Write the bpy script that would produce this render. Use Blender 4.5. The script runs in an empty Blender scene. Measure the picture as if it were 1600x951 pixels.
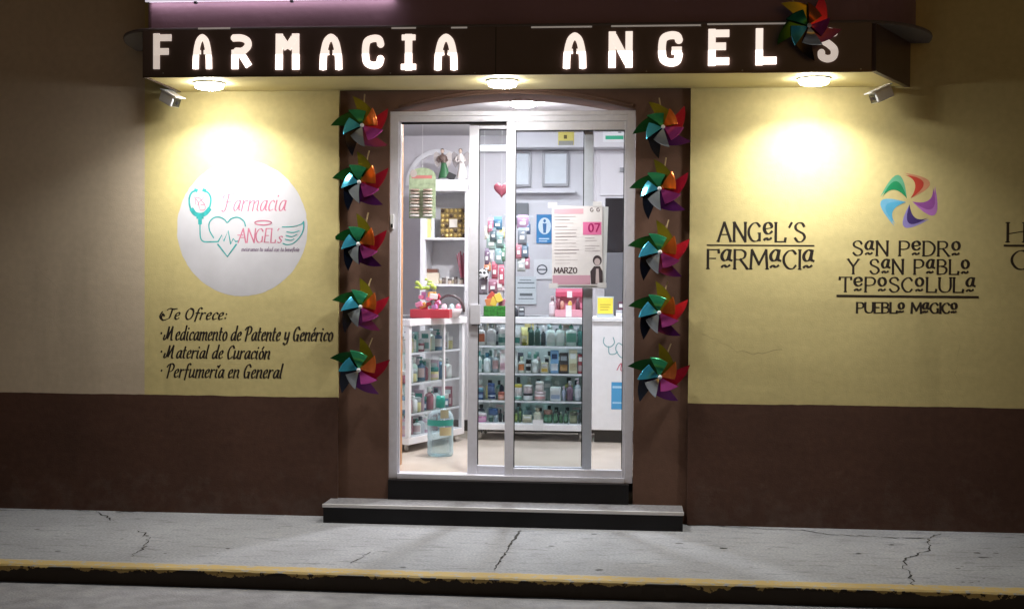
import bpy, math, random
from mathutils import Vector, Matrix
random.seed(7)
SC = bpy.context.scene
COL = SC.collection
R = math.radians

# ------------------------------------------------------------------ camera, sky, exposure
FPX, PITCH, YAW, ROLL = 2000.0, 0.0206, 0.0933, 0.0068
CAM = Vector((0.0, -8.0, 1.526))
_f = Vector((-math.sin(YAW)*math.cos(PITCH), math.cos(YAW)*math.cos(PITCH), -math.sin(PITCH)))
_r0 = Vector((math.cos(YAW), math.sin(YAW), 0)); _u0 = _r0.cross(_f)
_r = _r0*math.cos(ROLL) + _u0*math.sin(ROLL); _u = -_r0*math.sin(ROLL) + _u0*math.cos(ROLL)
cam = bpy.data.cameras.new('camera'); camo = bpy.data.objects.new('camera', cam); COL.objects.link(camo)
camo.matrix_world = Matrix(((_r.x, _u.x, -_f.x, CAM.x), (_r.y, _u.y, -_f.y, CAM.y), (_r.z, _u.z, -_f.z, CAM.z), (0, 0, 0, 1)))
cam.sensor_width = 36; cam.lens = FPX/1600*36; cam.clip_end = 500; cam.clip_start = 0.05
SC.camera = camo

W = bpy.data.worlds.new('World'); SC.world = W; W.use_nodes = True
nt = W.node_tree
sky = nt.nodes.new('ShaderNodeTexSky'); sky.sky_type = 'NISHITA'; sky.sun_disc = False
sky.sun_elevation = R(3); sky.sun_rotation = R(160)
bg = nt.nodes['Background']; bg.inputs['Strength'].default_value = 0.021
nt.links.new(sky.outputs[0], bg.inputs[0])
SC.view_settings.view_transform = 'Standard'; SC.view_settings.look = 'None'
SC.view_settings.exposure = 0.22; SC.view_settings.gamma = 1.0
SC.cycles.use_denoising = True
SC.cycles.max_bounces = 8; SC.cycles.transparent_max_bounces = 16
SC.cycles.caustics_reflective = False; SC.cycles.caustics_refractive = False
SC.cycles.sample_clamp_indirect = 6.0

LAMP_WALL, LAMP_BEAM, ROOM_LAMP, BATTEN = 82.0, 16.5, 620.0, .52

def ray(px, py):
    return _r*((px-800)/FPX) - _u*((py-475.5)/FPX) + _f
def P(px, py, Y):
    "point on the vertical plane y = Y seen at a photograph pixel"
    v = ray(px, py); s = (Y-CAM.y)/v.y
    return CAM + v*s
def PX(px, Y, py=434): return P(px, py, Y).x
def PZ(py, Y, px=800): return P(px, py, Y).z
def G(px, py, z):
    v = ray(px, py); s = (z-CAM.z)/v.z
    return CAM + v*s

# ------------------------------------------------------------------ materials
MATS = {}
def mat(name, col, rough=0.6, metal=0.0, var=0.0, vscale=6.0, bump=0.0, bscale=40.0, emit=None, estr=0.0, spec=None, trans=0.0, coat=0.0):
    if name in MATS: return MATS[name]
    m = bpy.data.materials.new(name); m.use_nodes = True; MATS[name] = m
    n = m.node_tree.nodes; l = m.node_tree.links; b = n['Principled BSDF']
    b.inputs['Base Color'].default_value = (*col, 1); b.inputs['Roughness'].default_value = rough
    b.inputs['Metallic'].default_value = metal
    if spec is not None: b.inputs['Specular IOR Level'].default_value = spec
    if trans: b.inputs['Transmission Weight'].default_value = trans
    if coat: b.inputs['Coat Weight'].default_value = coat
    if emit:
        b.inputs['Emission Color'].default_value = (*emit, 1); b.inputs['Emission Strength'].default_value = estr
    if var or bump:
        tc = n.new('ShaderNodeTexCoord')
    if var:
        nz = n.new('ShaderNodeTexNoise'); nz.inputs['Scale'].default_value = vscale; nz.inputs['Detail'].default_value = 8
        l.new(tc.outputs['Object'], nz.inputs['Vector'])
        rp = n.new('ShaderNodeMapRange'); rp.inputs['From Min'].default_value = .3; rp.inputs['From Max'].default_value = .7
        rp.inputs['To Min'].default_value = 1-var; rp.inputs['To Max'].default_value = 1+var
        l.new(nz.outputs['Fac'], rp.inputs['Value'])
        mx = n.new('ShaderNodeVectorMath'); mx.operation = 'SCALE'; mx.inputs[0].default_value = col
        l.new(rp.outputs[0], mx.inputs['Scale']); l.new(mx.outputs[0], b.inputs['Base Color'])
    if bump:
        nb = n.new('ShaderNodeTexNoise'); nb.inputs['Scale'].default_value = bscale; nb.inputs['Detail'].default_value = 6
        l.new(tc.outputs['Object'], nb.inputs['Vector'])
        bp = n.new('ShaderNodeBump'); bp.inputs['Strength'].default_value = bump; bp.inputs['Distance'].default_value = .01
        l.new(nb.outputs['Fac'], bp.inputs['Height']); l.new(bp.outputs[0], b.inputs['Normal'])
    return m
def plaster(name, col, var=.08, stain=.2, big=.2):
    "painted plaster: fine grain, trowel waves, blotches and a few soft runs"
    m = bpy.data.materials.new(name); m.use_nodes = True
    n = m.node_tree.nodes; l = m.node_tree.links; b = n['Principled BSDF']
    b.inputs['Roughness'].default_value = .72; b.inputs['Specular IOR Level'].default_value = .3
    tc = n.new('ShaderNodeTexCoord')
    def noise(scale, detail, sx=1, sz=1):
        mp = n.new('ShaderNodeMapping'); mp.inputs['Scale'].default_value = (sx, 1, sz); l.new(tc.outputs['Object'], mp.inputs['Vector'])
        z = n.new('ShaderNodeTexNoise'); z.inputs['Scale'].default_value = scale; z.inputs['Detail'].default_value = detail
        l.new(mp.outputs[0], z.inputs['Vector']); return z.outputs['Fac']
    def mr(src, a, bb, c, d):
        k = n.new('ShaderNodeMapRange'); k.inputs['From Min'].default_value = a; k.inputs['From Max'].default_value = bb
        k.inputs['To Min'].default_value = c; k.inputs['To Max'].default_value = d; l.new(src, k.inputs['Value']); return k.outputs[0]
    def mul(a, bb):
        k = n.new('ShaderNodeMath'); k.operation = 'MULTIPLY'; l.new(a, k.inputs[0]); l.new(bb, k.inputs[1]); return k.outputs[0]
    f = mul(mr(noise(1.6, 6), .3, .7, 1-var, 1+var*.6), mr(noise(24, 8), .25, .75, 1-var*.9, 1+var*.7))
    f = mul(f, mr(noise(1.1, 7, 3.0, .35), .58, .78, 1, 1-stain))
    mx = n.new('ShaderNodeVectorMath'); mx.operation = 'SCALE'; mx.inputs[0].default_value = col
    l.new(f, mx.inputs['Scale']); l.new(mx.outputs[0], b.inputs['Base Color'])
    b1 = n.new('ShaderNodeBump'); b1.inputs['Strength'].default_value = big; b1.inputs['Distance'].default_value = .02
    l.new(noise(3.2, 5, .6, 1.6), b1.inputs['Height'])
    b2 = n.new('ShaderNodeBump'); b2.inputs['Strength'].default_value = .25; b2.inputs['Distance'].default_value = .003
    l.new(noise(120, 4), b2.inputs['Height']); l.new(b1.outputs[0], b2.inputs['Normal']); l.new(b2.outputs[0], b.inputs['Normal'])
    return m
def glassmat(name, tint=(.93, .95, .96), refl=.55):
    m = bpy.data.materials.new(name); m.use_nodes = True; n = m.node_tree.nodes; l = m.node_tree.links
    n.remove(n['Principled BSDF']); out = n['Material Output']
    t = n.new('ShaderNodeBsdfTransparent'); t.inputs[0].default_value = (*tint, 1)
    g = n.new('ShaderNodeBsdfGlossy'); g.inputs['Roughness'].default_value = .02; g.inputs[0].default_value = (refl, refl, refl, 1)
    fr = n.new('ShaderNodeFresnel'); fr.inputs[0].default_value = 1.45
    mx = n.new('ShaderNodeMixShader'); ge = n.new('ShaderNodeNewGeometry'); iv = n.new('ShaderNodeMath'); iv.operation = 'SUBTRACT'; iv.inputs[0].default_value = 1; l.new(ge.outputs['Backfacing'], iv.inputs[1])
    mu = n.new('ShaderNodeMath'); mu.operation = 'MULTIPLY'; l.new(fr.outputs[0], mu.inputs[0]); l.new(iv.outputs[0], mu.inputs[1])
    l.new(mu.outputs[0], mx.inputs[0]); l.new(t.outputs[0], mx.inputs[1]); l.new(g.outputs[0], mx.inputs[2])
    l.new(mx.outputs[0], out.inputs[0]); return m
def rgb(r, g, b):
    f = lambda c: (c/255/12.92) if c/255 <= .04045 else ((c/255+.055)/1.055)**2.4
    return (f(r), f(g), f(b))
def paint(r, g, b, rough=.55, **k):
    return mat('paint_%02x%02x%02x_%d' % (r, g, b, int(rough*100)), rgb(r, g, b), rough, **k)

M_YELLOW = plaster('cream_yellow_plaster', (.60, .51, .235))
M_BEIGE = plaster('beige_plaster', (.55, .46, .345))
M_DADO = plaster('brown_dado_paint', (.082, .039, .026), .16, .12, .25)
M_SURR = plaster('brown_surround_paint', (.128, .068, .046), .10, .1, .15)
M_ALU = mat('satin_aluminium', (.74, .74, .82), .36, .15, .04, 30)
M_ALUD = mat('grey_aluminium', (.5, .52, .57), .36, .3, .04, 30)
M_BLACK = mat('black_rubber', (.012, .012, .013), .6)
M_WHITE = mat('white_enamel', (.78, .78, .80), .4, 0, .03, 20)
M_WALLIN = mat('lilac_white_wall', (.62, .60, .63), .7, 0, .04, 2.5, .12, 30)
M_CEIL = mat('ceiling_white', (.42, .41, .42), .8, 0, .03, 2)
M_GLASS = glassmat('window_glass'); M_SHELFGLASS = glassmat('shelf_glass', (.86, .93, .90))
M_GRAYB = mat('case_back', (.72, .73, .75), .6)
M_INK = mat('black_sign_paint', (.018, .013, .010), .5)

# ------------------------------------------------------------------ mesh builder
class MB:
    def __init__(s): s.v = []; s.f = []; s.m = []; s.mi = 0; s.sm = []; s.smooth = False
    def add(s, vs, fs):
        o = len(s.v); s.v += [tuple(p) for p in vs]
        for f in fs: s.f.append([i+o for i in f]); s.m.append(s.mi); s.sm.append(s.smooth)
        return s
    def box(s, x0, x1, y0, y1, z0, z1):
        vs = [(x, y, z) for x in (x0, x1) for y in (y0, y1) for z in (z0, z1)]
        return s.add(vs, [(0,1,3,2),(4,6,7,5),(0,4,5,1),(2,3,7,6),(0,2,6,4),(1,5,7,3)])
    def obox(s, c, hx, hy, hz, M):
        vs = [Vector(c) + M @ Vector((a*hx, b*hy, d*hz)) for a in (-1,1) for b in (-1,1) for d in (-1,1)]
        return s.add(vs, [(0,1,3,2),(4,6,7,5),(0,4,5,1),(2,3,7,6),(0,2,6,4),(1,5,7,3)])
    def prism(s, poly, y0, y1):          # polygon in x,z (counter-clockwise seen from -y)
        n = len(poly); vs = [(x, y0, z) for x, z in poly] + [(x, y1, z) for x, z in poly]
        return s.add(vs, [list(range(n)), list(range(2*n-1, n-1, -1))] + [(i, i+n, (i+1) % n+n, (i+1) % n) for i in range(n)])
    def slab(s, poly, z0, z1):           # polygon in x,y
        n = len(poly); vs = [(x, y, z0) for x, y in poly] + [(x, y, z1) for x, y in poly]
        return s.add(vs, [list(range(n-1, -1, -1)), list(range(n, 2*n))] + [(i, (i+1) % n, (i+1) % n+n, i+n) for i in range(n)])
    def lathe(s, prof, c, axis='z', n=16, M=None):   # prof: (radius, height)
        vs = []; fs = []
        for r, h in prof:
            for k in range(n):
                a = 2*math.pi*k/n; p = Vector((r*math.cos(a), r*math.sin(a), h))
                if axis == 'y': p = Vector((p.x, -p.z, p.y))
                if axis == 'x': p = Vector((p.z, p.x, p.y))
                if M: p = M @ p
                vs.append(Vector(c)+p)
        for j in range(len(prof)-1):
            for k in range(n): fs.append((j*n+k, j*n+(k+1) % n, (j+1)*n+(k+1) % n, (j+1)*n+k))
        fs.append(list(range(n-1, -1, -1))); fs.append([(len(prof)-1)*n+k for k in range(n)])
        return s.add(vs, fs)
    def tube(s, pts, r, n=8):
        pts = [Vector(p) for p in pts]; vs = []; fs = []
        for i, p in enumerate(pts):
            d = (pts[min(i+1, len(pts)-1)]-pts[max(i-1, 0)]).normalized()
            a = d.cross(Vector((0, 0, 1)))
            if a.length < .01: a = d.cross(Vector((1, 0, 0)))
            a.normalize(); b = d.cross(a); rr = r[i] if isinstance(r, (list, tuple)) else r
            vs += [p + (a*math.cos(2*math.pi*k/n) + b*math.sin(2*math.pi*k/n))*rr for k in range(n)]
        for i in range(len(pts)-1):
            for k in range(n): fs.append((i*n+k, i*n+(k+1) % n, (i+1)*n+(k+1) % n, (i+1)*n+k))
        fs.append(list(range(n-1, -1, -1))); fs.append([(len(pts)-1)*n+k for k in range(n)])
        return s.add(vs, fs)
    def ball(s, c, rx, ry, rz, n=12, k=7):
        prof = []
        vs = []; fs = []
        for j in range(k+1):
            t = math.pi*j/k
            for i in range(n):
                a = 2*math.pi*i/n; vs.append((c[0]+rx*math.sin(t)*math.cos(a), c[1]+ry*math.sin(t)*math.sin(a), c[2]-rz*math.cos(t)))
        for j in range(k):
            for i in range(n): fs.append((j*n+i, j*n+(i+1) % n, (j+1)*n+(i+1) % n, (j+1)*n+i))
        return s.add(vs, fs)
    def build(s, name, mats, parent=None, bevel=0, shift=True):
        if not isinstance(mats, (list, tuple)): mats = [mats]
        off = Vector((0, 0, 0)); p = parent
        if shift:
            while p is not None: off += p.location; p = p.parent
        me = bpy.data.meshes.new(name); me.from_pydata([tuple(Vector(v)-off) for v in s.v], [], s.f)
        for m in mats: me.materials.append(m)
        for i, pl in enumerate(me.polygons): pl.material_index = s.m[i]; pl.use_smooth = s.sm[i]
        me.validate(); me.update()
        import bmesh
        bm = bmesh.new(); bm.from_mesh(me); bmesh.ops.remove_doubles(bm, verts=bm.verts, dist=1e-6)
        bmesh.ops.recalc_face_normals(bm, faces=bm.faces); bm.to_mesh(me); bm.free()
        o = bpy.data.objects.new(name, me); COL.objects.link(o)
        if parent: o.parent = parent
        if bevel:
            b = o.modifiers.new('bevel', 'BEVEL'); b.width = bevel; b.segments = 2; b.limit_method = 'ANGLE'; b.angle_limit = R(50)
        return o
def thing(name, label, cat, loc=(0, 0, 0), group=None):
    o = bpy.data.objects.new(name, None); COL.objects.link(o); o.location = loc; o.empty_display_size = .1
    o['label'] = label; o['category'] = cat
    if group: o['group'] = group
    return o
def tag(o, label, cat, group=None):
    o['label'] = label; o['category'] = cat
    if group: o['group'] = group
    return o
def struct(o): o['kind'] = 'structure'; return o
def copy_tree(o, parent=None):
    c = o.copy(); COL.objects.link(c); c.parent = parent
    for ch in o.children: copy_tree(ch, c)
    return c

# ------------------------------------------------------------------ pen strokes (all hand lettering)
def smooth(pts, k=5):
    out = []
    n = len(pts)
    for i in range(n-1):
        p0 = pts[max(i-1, 0)]; p1 = pts[i]; p2 = pts[i+1]; p3 = pts[min(i+2, n-1)]
        for j in range(k):
            t = j/k
            out.append(tuple(.5*((2*p1[a]) + (-p0[a]+p2[a])*t + (2*p0[a]-5*p1[a]+4*p2[a]-p3[a])*t*t + (-p0[a]+3*p1[a]-3*p2[a]+p3[a])*t**3) for a in (0, 1)))
    out.append(tuple(pts[-1])); return out
class Pen:
    "draws strokes on a wall plane facing -y; wide on stems, thin on hairlines"
    def __init__(s, mb, Y, wmax, wmin=None, nib=20):
        s.mb = mb; s.Y = Y; s.a = wmax; s.b = wmax if wmin is None else wmin; s.nib = R(nib); s.k = 0
    def stroke(s, pts, w=1.0):
        pts = [p for i, p in enumerate(pts) if i == 0 or (abs(p[0]-pts[i-1][0])+abs(p[1]-pts[i-1][1])) > 1e-6]
        if len(pts) < 2: return
        s.k += 1; y = s.Y - .000008*(s.k % 60)
        L = []; Rr = []
        for i, p in enumerate(pts):
            a = pts[max(i-1, 0)]; b = pts[min(i+1, len(pts)-1)]
            d = Vector((b[0]-a[0], b[1]-a[1])); d.normalize()
            ang = math.atan2(d.y, d.x)
            ww = (s.b + (s.a-s.b)*abs(math.sin(ang-s.nib)))*.5*w
            nrm = Vector((-d.y, d.x))
            e = d*ww*.6 if i == len(pts)-1 else (-d*ww*.6 if i == 0 else Vector((0, 0)))
            L.append((p[0]+nrm.x*ww+e.x, y, p[1]+nrm.y*ww+e.y)); Rr.append((p[0]-nrm.x*ww+e.x, y, p[1]-nrm.y*ww+e.y))
        n = len(pts)
        s.mb.add(L+Rr, [(i, i+n, i+n+1, i+1) for i in range(n-1)])
def fill(mb, poly, y): mb.add([(x, y, z) for x, z in poly], [list(range(len(poly)))])

# serif capitals, cap height 10; each glyph: (advance, [(smooth?, pts)], [serif feet])
def _arc(cx, cy, rx, ry, a0, a1, n=10):
    return [(cx+rx*math.cos(R(a0+(a1-a0)*i/n)), cy+ry*math.sin(R(a0+(a1-a0)*i/n))) for i in range(n+1)]
TIL = (1, [(.1, .9), (1.1, 1.8), (2.4, 1.0), (3.6, 1.9)])
CAPS = {
 'A': (6.4, [(0, [(0, 0), (3.1, 10)]), (0, [(3.1, 10), (6.4, 0)]), (0, [(1.2, 3.6), (5.2, 3.6)])], [(0, 0), (6.4, 0)]),
 'N': (5.6, [(0, [(0, 0), (0, 10)]), (0, [(0, 10), (5.6, 0)]), (0, [(5.6, 0), (5.6, 10)])], [(0, 0), (5.6, 10), (0, 10)]),
 'G': (6.0, [(1, [(5.5, 8.0), (4, 9.8), (1.9, 9.3), (.2, 6.6), (.2, 3.4), (1.8, .6), (4, .2), (5.5, 1.6)]), (0, [(5.5, 4.4), (5.5, 0.6)])], [(5.3, 4.4)]),
 'L': (4.8, [(0, [(0, 10), (0, 0)]), (0, [(0, 0), (4.6, 0)]), (0, [(4.6, 0), (4.9, 1.9)])], [(0, 10)]),
 'S': (4.8, [(1, [(4.5, 8.1), (3.6, 9.7), (1.7, 9.9), (.3, 8.4), (.6, 6.5), (2.4, 5.3), (4.3, 4.0), (4.8, 2.0), (3.4, .2), (1.4, .2), (.1, 1.9)])], []),
 'F': (4.6, [(0, [(0, 0), (0, 10)]), (0, [(0, 10), (4.6, 10)]), (0, [(0, 5.4), (3.4, 5.4)]), (0, [(4.6, 10), (4.8, 8.4)])], [(0, 0)]),
 'R': (5.6, [(0, [(0, 0), (0, 10)]), (1, [(0, 9.9), (3, 9.9), (4.6, 8.4), (4.2, 6), (2.4, 5), (0, 4.9)]), (0, [(2.4, 5), (5.6, 0)])], [(0, 0), (5.6, 0)]),
 'M': (7.2, [(0, [(0, 0), (.5, 10)]), (0, [(.5, 10), (3.6, 2.4)]), (0, [(3.6, 2.4), (6.7, 10)]), (0, [(6.7, 10), (7.2, 0)])], [(0, 0), (7.2, 0)]),
 'C': (5.4, [(1, [(5.2, 8.0), (3.9, 9.8), (1.9, 9.3), (.2, 6.6), (.2, 3.4), (1.8, .6), (3.9, .2), (5.3, 1.9)])], []),
 'I': (.4, [(0, [(.2, 0), (.2, 10)])], [(.2, 0), (.2, 10)]),
 'P': (5.0, [(0, [(0, 0), (0, 10)]), (1, [(0, 9.9), (3.2, 9.9), (4.9, 8.2), (4.5, 5.6), (2.6, 4.5), (0, 4.5)])], [(0, 0)]),
 'D': (6.0, [(0, [(0, 0), (0, 10)]), (1, [(0, 9.9), (3, 9.8), (5.4, 7.4), (5.8, 4.6), (4.6, 1.4), (2.4, .1), (0, 0)])], [(0, 0), (0, 10)]),
 'Y': (6.0, [(0, [(0, 10), (3, 5)]), (0, [(6, 10), (3, 5)]), (0, [(3, 5), (3, 0)])], [(3, 0), (0, 10), (6, 10)]),
 'B': (5.0, [(0, [(0, 0), (0, 10)]), (1, [(0, 9.9), (2.8, 9.9), (4.3, 8.2), (3.6, 6.1), (0, 5.4)]), (1, [(2, 5.5), (4.4, 4.6), (5, 2.6), (3.6, .4), (0, 0)])], []),
 'T': (6.0, [(0, [(3, 0), (3, 10)]), (0, [(0, 10), (6, 10)]), (0, [(0, 10), (-.1, 8.4)]), (0, [(6, 10), (6.1, 8.4)])], [(3, 0)]),
 'U': (5.8, [(1, [(0, 10), (0, 3.4), (1.0, .8), (2.9, .1), (4.8, .8), (5.8, 3.4), (5.8, 10)])], [(0, 10), (5.8, 10)]),
 'H': (6.0, [(0, [(0, 0), (0, 10)]), (0, [(6, 0), (6, 10)]), (0, [(0, 4.2), (6, 5.6)])], [(0, 0), (6, 0), (0, 10), (6, 10)]),
 'E': (4.4, [(0, [(0, 0), (0, 10)]), (0, [(0, 10), (4.4, 10)]), (0, [(0, 5.3), (3.4, 5.3)]), (0, [(0, 0), (4.4, 0)])], []),
 'O': (6.0, [(1, _arc(3, 5, 2.9, 5, 90, 450))], []),
 'Z': (5.4, [(0, [(0, 10), (5.4, 10)]), (0, [(5.4, 10), (0, 0)]), (0, [(0, 0), (5.4, 0)])], []),
 '0': (5.0, [(1, _arc(2.5, 5, 2.3, 5, 90, 450))], []), '7': (5.0, [(0, [(0, 10), (5, 10)]), (0, [(5, 10), (1.6, 0)])], []),
 "'": (1.4, [(0, [(1.4, 10), (.2, 7.6)])], []),
 'e': (4.2, [(1, [(.4, 6.7), (3.6, 7.4), (3.4, 9.2), (2, 10), (.5, 8.9), (.1, 6.6), (1, 4.6), (2.6, 4.2), (4.0, 5.4)]), TIL], []),
 'a': (4.4, [(1, [(3.6, 9.5), (2, 10), (.4, 8), (.2, 5.7), (1.3, 4.3), (2.8, 5.4), (3.8, 9.8)]), (1, [(3.8, 9.8), (3.3, 5.4), (4.5, 4.3)]), TIL], []),
 'o': (4.2, [(1, _arc(2.0, 7, 1.8, 2.8, 90, 450)), TIL], []),
 ' ': (3.0, [], []),
}
# pointed italic hand, x-height 6
IT = {
 'a': (4.4, [[(3.6, 5.2), (2.4, 6), (.8, 4.6), (.3, 1.8), (1.2, .1), (2.5, 1.2), (3.7, 5.8)], [(3.7, 5.8), (3.5, 1.2), (4.4, .4)]]),
 'b': (4.0, [[(.4, 10), (.3, 1), (1.6, .1), (3.2, 2), (3.2, 5), (2, 6), (.5, 4)]]),
 'c': (3.4, [[(3.2, 5.0), (2.4, 6), (1, 5), (.4, 2.4), (1.2, .2), (3.2, 1)]]),
 'd': (4.6, [[(3.6, 5.2), (2.4, 6), (.8, 4.6), (.3, 1.8), (1.2, .1), (2.6, 1.2), (3.7, 5.0)], [(3.9, 10.5), (3.6, 1.2), (4.6, .4)]]),
 'e': (3.6, [[(.5, 2.8), (2.6, 3.8), (2.8, 5.6), (1.8, 6), (.6, 4.4), (.5, 1.6), (1.6, .1), (3.4, 1.2)]]),
 'f': (3.2, [[(3.6, 9.6), (2.6, 10.4), (1.6, 9), (1.3, 4), (1.0, -1.6)], [(.2, 5.8), (3.0, 5.8)]]),
 'i': (2.0, [[(.6, 6), (.5, 1.2), (1.4, .2)], [(.8, 8.2), (1.0, 8.8)]]),
 'l': (2.0, [[(.8, 10.5), (.5, 1.2), (1.5, .2)]]),
 'm': (6.8, [[(.5, 6), (.4, 0)], [(.5, 3.8), (2, 5.8), (3.1, 5.4), (3.1, 0)], [(3.2, 3.8), (4.8, 5.8), (5.8, 5.2), (5.7, 1), (6.6, .2)]]),
 'n': (4.6, [[(.5, 6), (.4, 0)], [(.5, 3.8), (2.2, 5.8), (3.5, 5.2), (3.4, 1), (4.3, .2)]]),
 'o': (4.0, [_arc(1.9, 3, 1.6, 3, 90, 450)]),
 'p': (4.0, [[(.5, 6), (.3, -3)], [(.5, 4), (2, 6), (3.3, 5), (3.3, 2), (1.8, 0), (.5, 1.4)]]),
 'r': (3.4, [[(.5, 6), (.4, 0)], [(.5, 3.6), (1.8, 5.7), (3.2, 5.6)]]),
 's': (3.2, [[(2.8, 5.2), (1.8, 6), (.7, 5), (1.6, 3.4), (2.7, 2), (1.8, .2), (.3, .7)]]),
 't': (2.8, [[(1.1, 9), (.8, 1.2), (2.2, .3)], [(0, 6), (2.6, 6.1)]]),
 'u': (4.6, [[(.5, 6), (.4, 1.2), (1.4, .1), (3.2, 2.4)], [(3.5, 6), (3.4, 1.2), (4.4, .3)]]),
 'y': (4.2, [[(.5, 6), (.6, 2), (1.6, 1), (3.3, 3)], [(3.6, 6), (3.2, -1), (1.6, -2.8), (.2, -1.8)]]),
 'T': (5.4, [[(-.4, 8), (1.4, 9.6), (4, 9), (6.4, 9.6)], [(3.2, 9), (2.8, 2), (1.2, 0), (-1.4, -.8), (-3.0, 1.4), (-2.6, 4.6)], [(-2.6, 4.6), (-1.2, 3.0)], [(-3.4, 6.6), (-4.2, 3), (-3.2, .6)]]),
 'O': (6.0, [_arc(2.8, 4.9, 2.4, 4.9, 100, 460), [(2.6, 9.6), (4.2, 8.6)]]),
 'M': (7.8, [[(-1.6, 3.6), (-2.0, 1.0), (-.8, .4), (.4, 3), (1.2, 9.6)], [(1.2, 9.6), (1.4, 1.2)], [(1.4, 1.2), (4.4, 9.8)], [(4.4, 9.8), (4.6, 1), (6, .2)]]),
 'P': (5.2, [[(1.4, 9.6), (.8, -.4)], [(-1.0, 7.6), (.6, 9.8), (3.2, 10), (4.6, 8), (3.6, 5), (1.4, 4.2)]]),
 'G': (5.4, [[(4.4, 8.2), (3.2, 10), (1.2, 8.6), (.3, 4.4), (1.4, .3), (3.4, 1), (4.2, 4.2)], [(2.6, 4.2), (4.6, 4.4)], [(4.2, 4.2), (4.2, 0)]]),
 'C': (4.8, [[(4.6, 8.2), (3.4, 10), (1.4, 8.6), (.4, 4.4), (1.4, .3), (3.0, .2), (4.6, 1.6)]]),
 'F': (5.2, [[(1.6, 9.4), (1.2, 2), (.4, -.4), (-1, .2)], [(-1.8, 7), (-.6, 9.4), (2, 9.4), (6, 10)], [(.4, 5), (4, 5.4)]]),
 ':': (2.0, [[(.8, 4.6), (.9, 5.2)], [(.7, 1), (.8, 1.6)]]),
 '.': (5.0, [[(.6, 4.6), (.8, 5.4)]]),
 ' ': (2.2, []),
}
for k, b in (('é', 'e'), ('ó', 'o'), ('í', 'i')): IT[k] = (IT[b][0], IT[b][1] + [[(1.6, 7.4), (2.6, 9.4)]])
def caps_text(pen, text, x0, x1, z0, z1, gap=1.5, serif=1.0, skew=0, zr=0.0):
    W_ = sum(CAPS[c][0] for c in text) + gap*(len(text)-1); sx = (x1-x0)/W_; sz = (z1-z0)/10; cx = 0
    for c in text:
        adv, st, feet = CAPS[c]
        T = lambda p: (x0+(cx+p[0]+skew*p[1])*sx, z0+p[1]*sz+zr*((cx+p[0])/W_))
        for sm, pts in st:
            pen.stroke([T(p) for p in (smooth(pts) if sm else pts)], 1.25 if c in 'eao' else 1.0)
        for fx, fz in feet: pen.stroke([T((fx-.75*serif, fz)), T((fx+.75*serif, fz))], .8)
        cx += adv+gap
def it_text(pen, text, x0, x1, z0, z1, slant=.22, gap=.75, zr=0.0):
    W_ = sum(IT[c][0] for c in text) + gap*(len(text)-1); sx = (x1-x0)/W_; sz = (z1-z0)/10; cx = 0
    for c in text:
        adv, st = IT[c]
        for pts in st:
            pts = smooth(pts, 4) if len(pts) > 2 else pts
            pen.stroke([(x0+(cx+p[0]+slant*p[1])*sx, z0+p[1]*sz+zr*((cx+p[0])/W_)) for p in pts])
        cx += adv+gap

# ------------------------------------------------------------------ main levels
YD = .06                                    # door frame front
ZS = PZ(140, 0)                             # soffit
ZD = PZ(625.5, 0)                           # dado top
XYL = PX(226, 0, 380); XSL = PX(528.5, 0); XSR = PX(1077, 0)
XDL, XDR = PX(607.5, .03), PX(991.5, .03)   # door opening
ZF = .27                                    # shop floor
CY = -.6156                                 # canopy front

# ------------------------------------------------------------------ street
def sidewalk_mat():
    m = mat('worn_concrete', (.285, .29, .305), .8, 0, .14, 1.7, .25, 60)
    n = m.node_tree.nodes; l = m.node_tree.links; b = n['Principled BSDF']
    src = b.inputs['Base Color'].links[0].from_socket
    tc = n.new('ShaderNodeTexCoord'); mp = n.new('ShaderNodeMapping'); mp.inputs['Scale'].default_value = (1, 3.5, 1); l.new(tc.outputs['Object'], mp.inputs[0])
    nz = n.new('ShaderNodeTexNoise'); nz.inputs['Scale'].default_value = 5; nz.inputs['Detail'].default_value = 10; nz.inputs['Roughness'].default_value = .7
    l.new(mp.outputs[0], nz.inputs['Vector'])
    cr = n.new('ShaderNodeMapRange'); cr.inputs[1].default_value = .54; cr.inputs[2].default_value = .68; cr.inputs[3].default_value = 1.04; cr.inputs[4].default_value = .55
    l.new(nz.outputs['Fac'], cr.inputs['Value'])
    n3 = n.new('ShaderNodeTexNoise'); n3.inputs['Scale'].default_value = 65; n3.inputs['Detail'].default_value = 3; l.new(tc.outputs['Object'], n3.inputs['Vector'])
    c3 = n.new('ShaderNodeMapRange'); c3.inputs[1].default_value = .3; c3.inputs[2].default_value = .7; c3.inputs[3].default_value = .78; c3.inputs[4].default_value = 1.18
    l.new(n3.outputs['Fac'], c3.inputs['Value'])
    mu = n.new('ShaderNodeMath'); mu.operation = 'MULTIPLY'; l.new(cr.outputs[0], mu.inputs[0]); l.new(c3.outputs[0], mu.inputs[1])
    sc = n.new('ShaderNodeVectorMath'); sc.operation = 'SCALE'; l.new(src, sc.inputs[0]); l.new(mu.outputs[0], sc.inputs['Scale'])
    l.new(sc.outputs[0], b.inputs['Base Color']); return m
KY = -1.5575
M_SIDE = sidewalk_mat()
sw = struct(MB().box(-9, 8, KY+.13, .25, -.3, 0).build('sidewalk', M_SIDE))
rd = struct(MB().box(-40, 40, -30, KY, -.5, -.088).build('road', mat('road_concrete', (.28, .275, .285), .85, 0, .22, 9, .5, 70)))
gr = struct(MB().box(-60, 60, -60, 60, -.7, -.51).build('ground', mat('earth', (.12, .10, .08), .9)))
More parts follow.
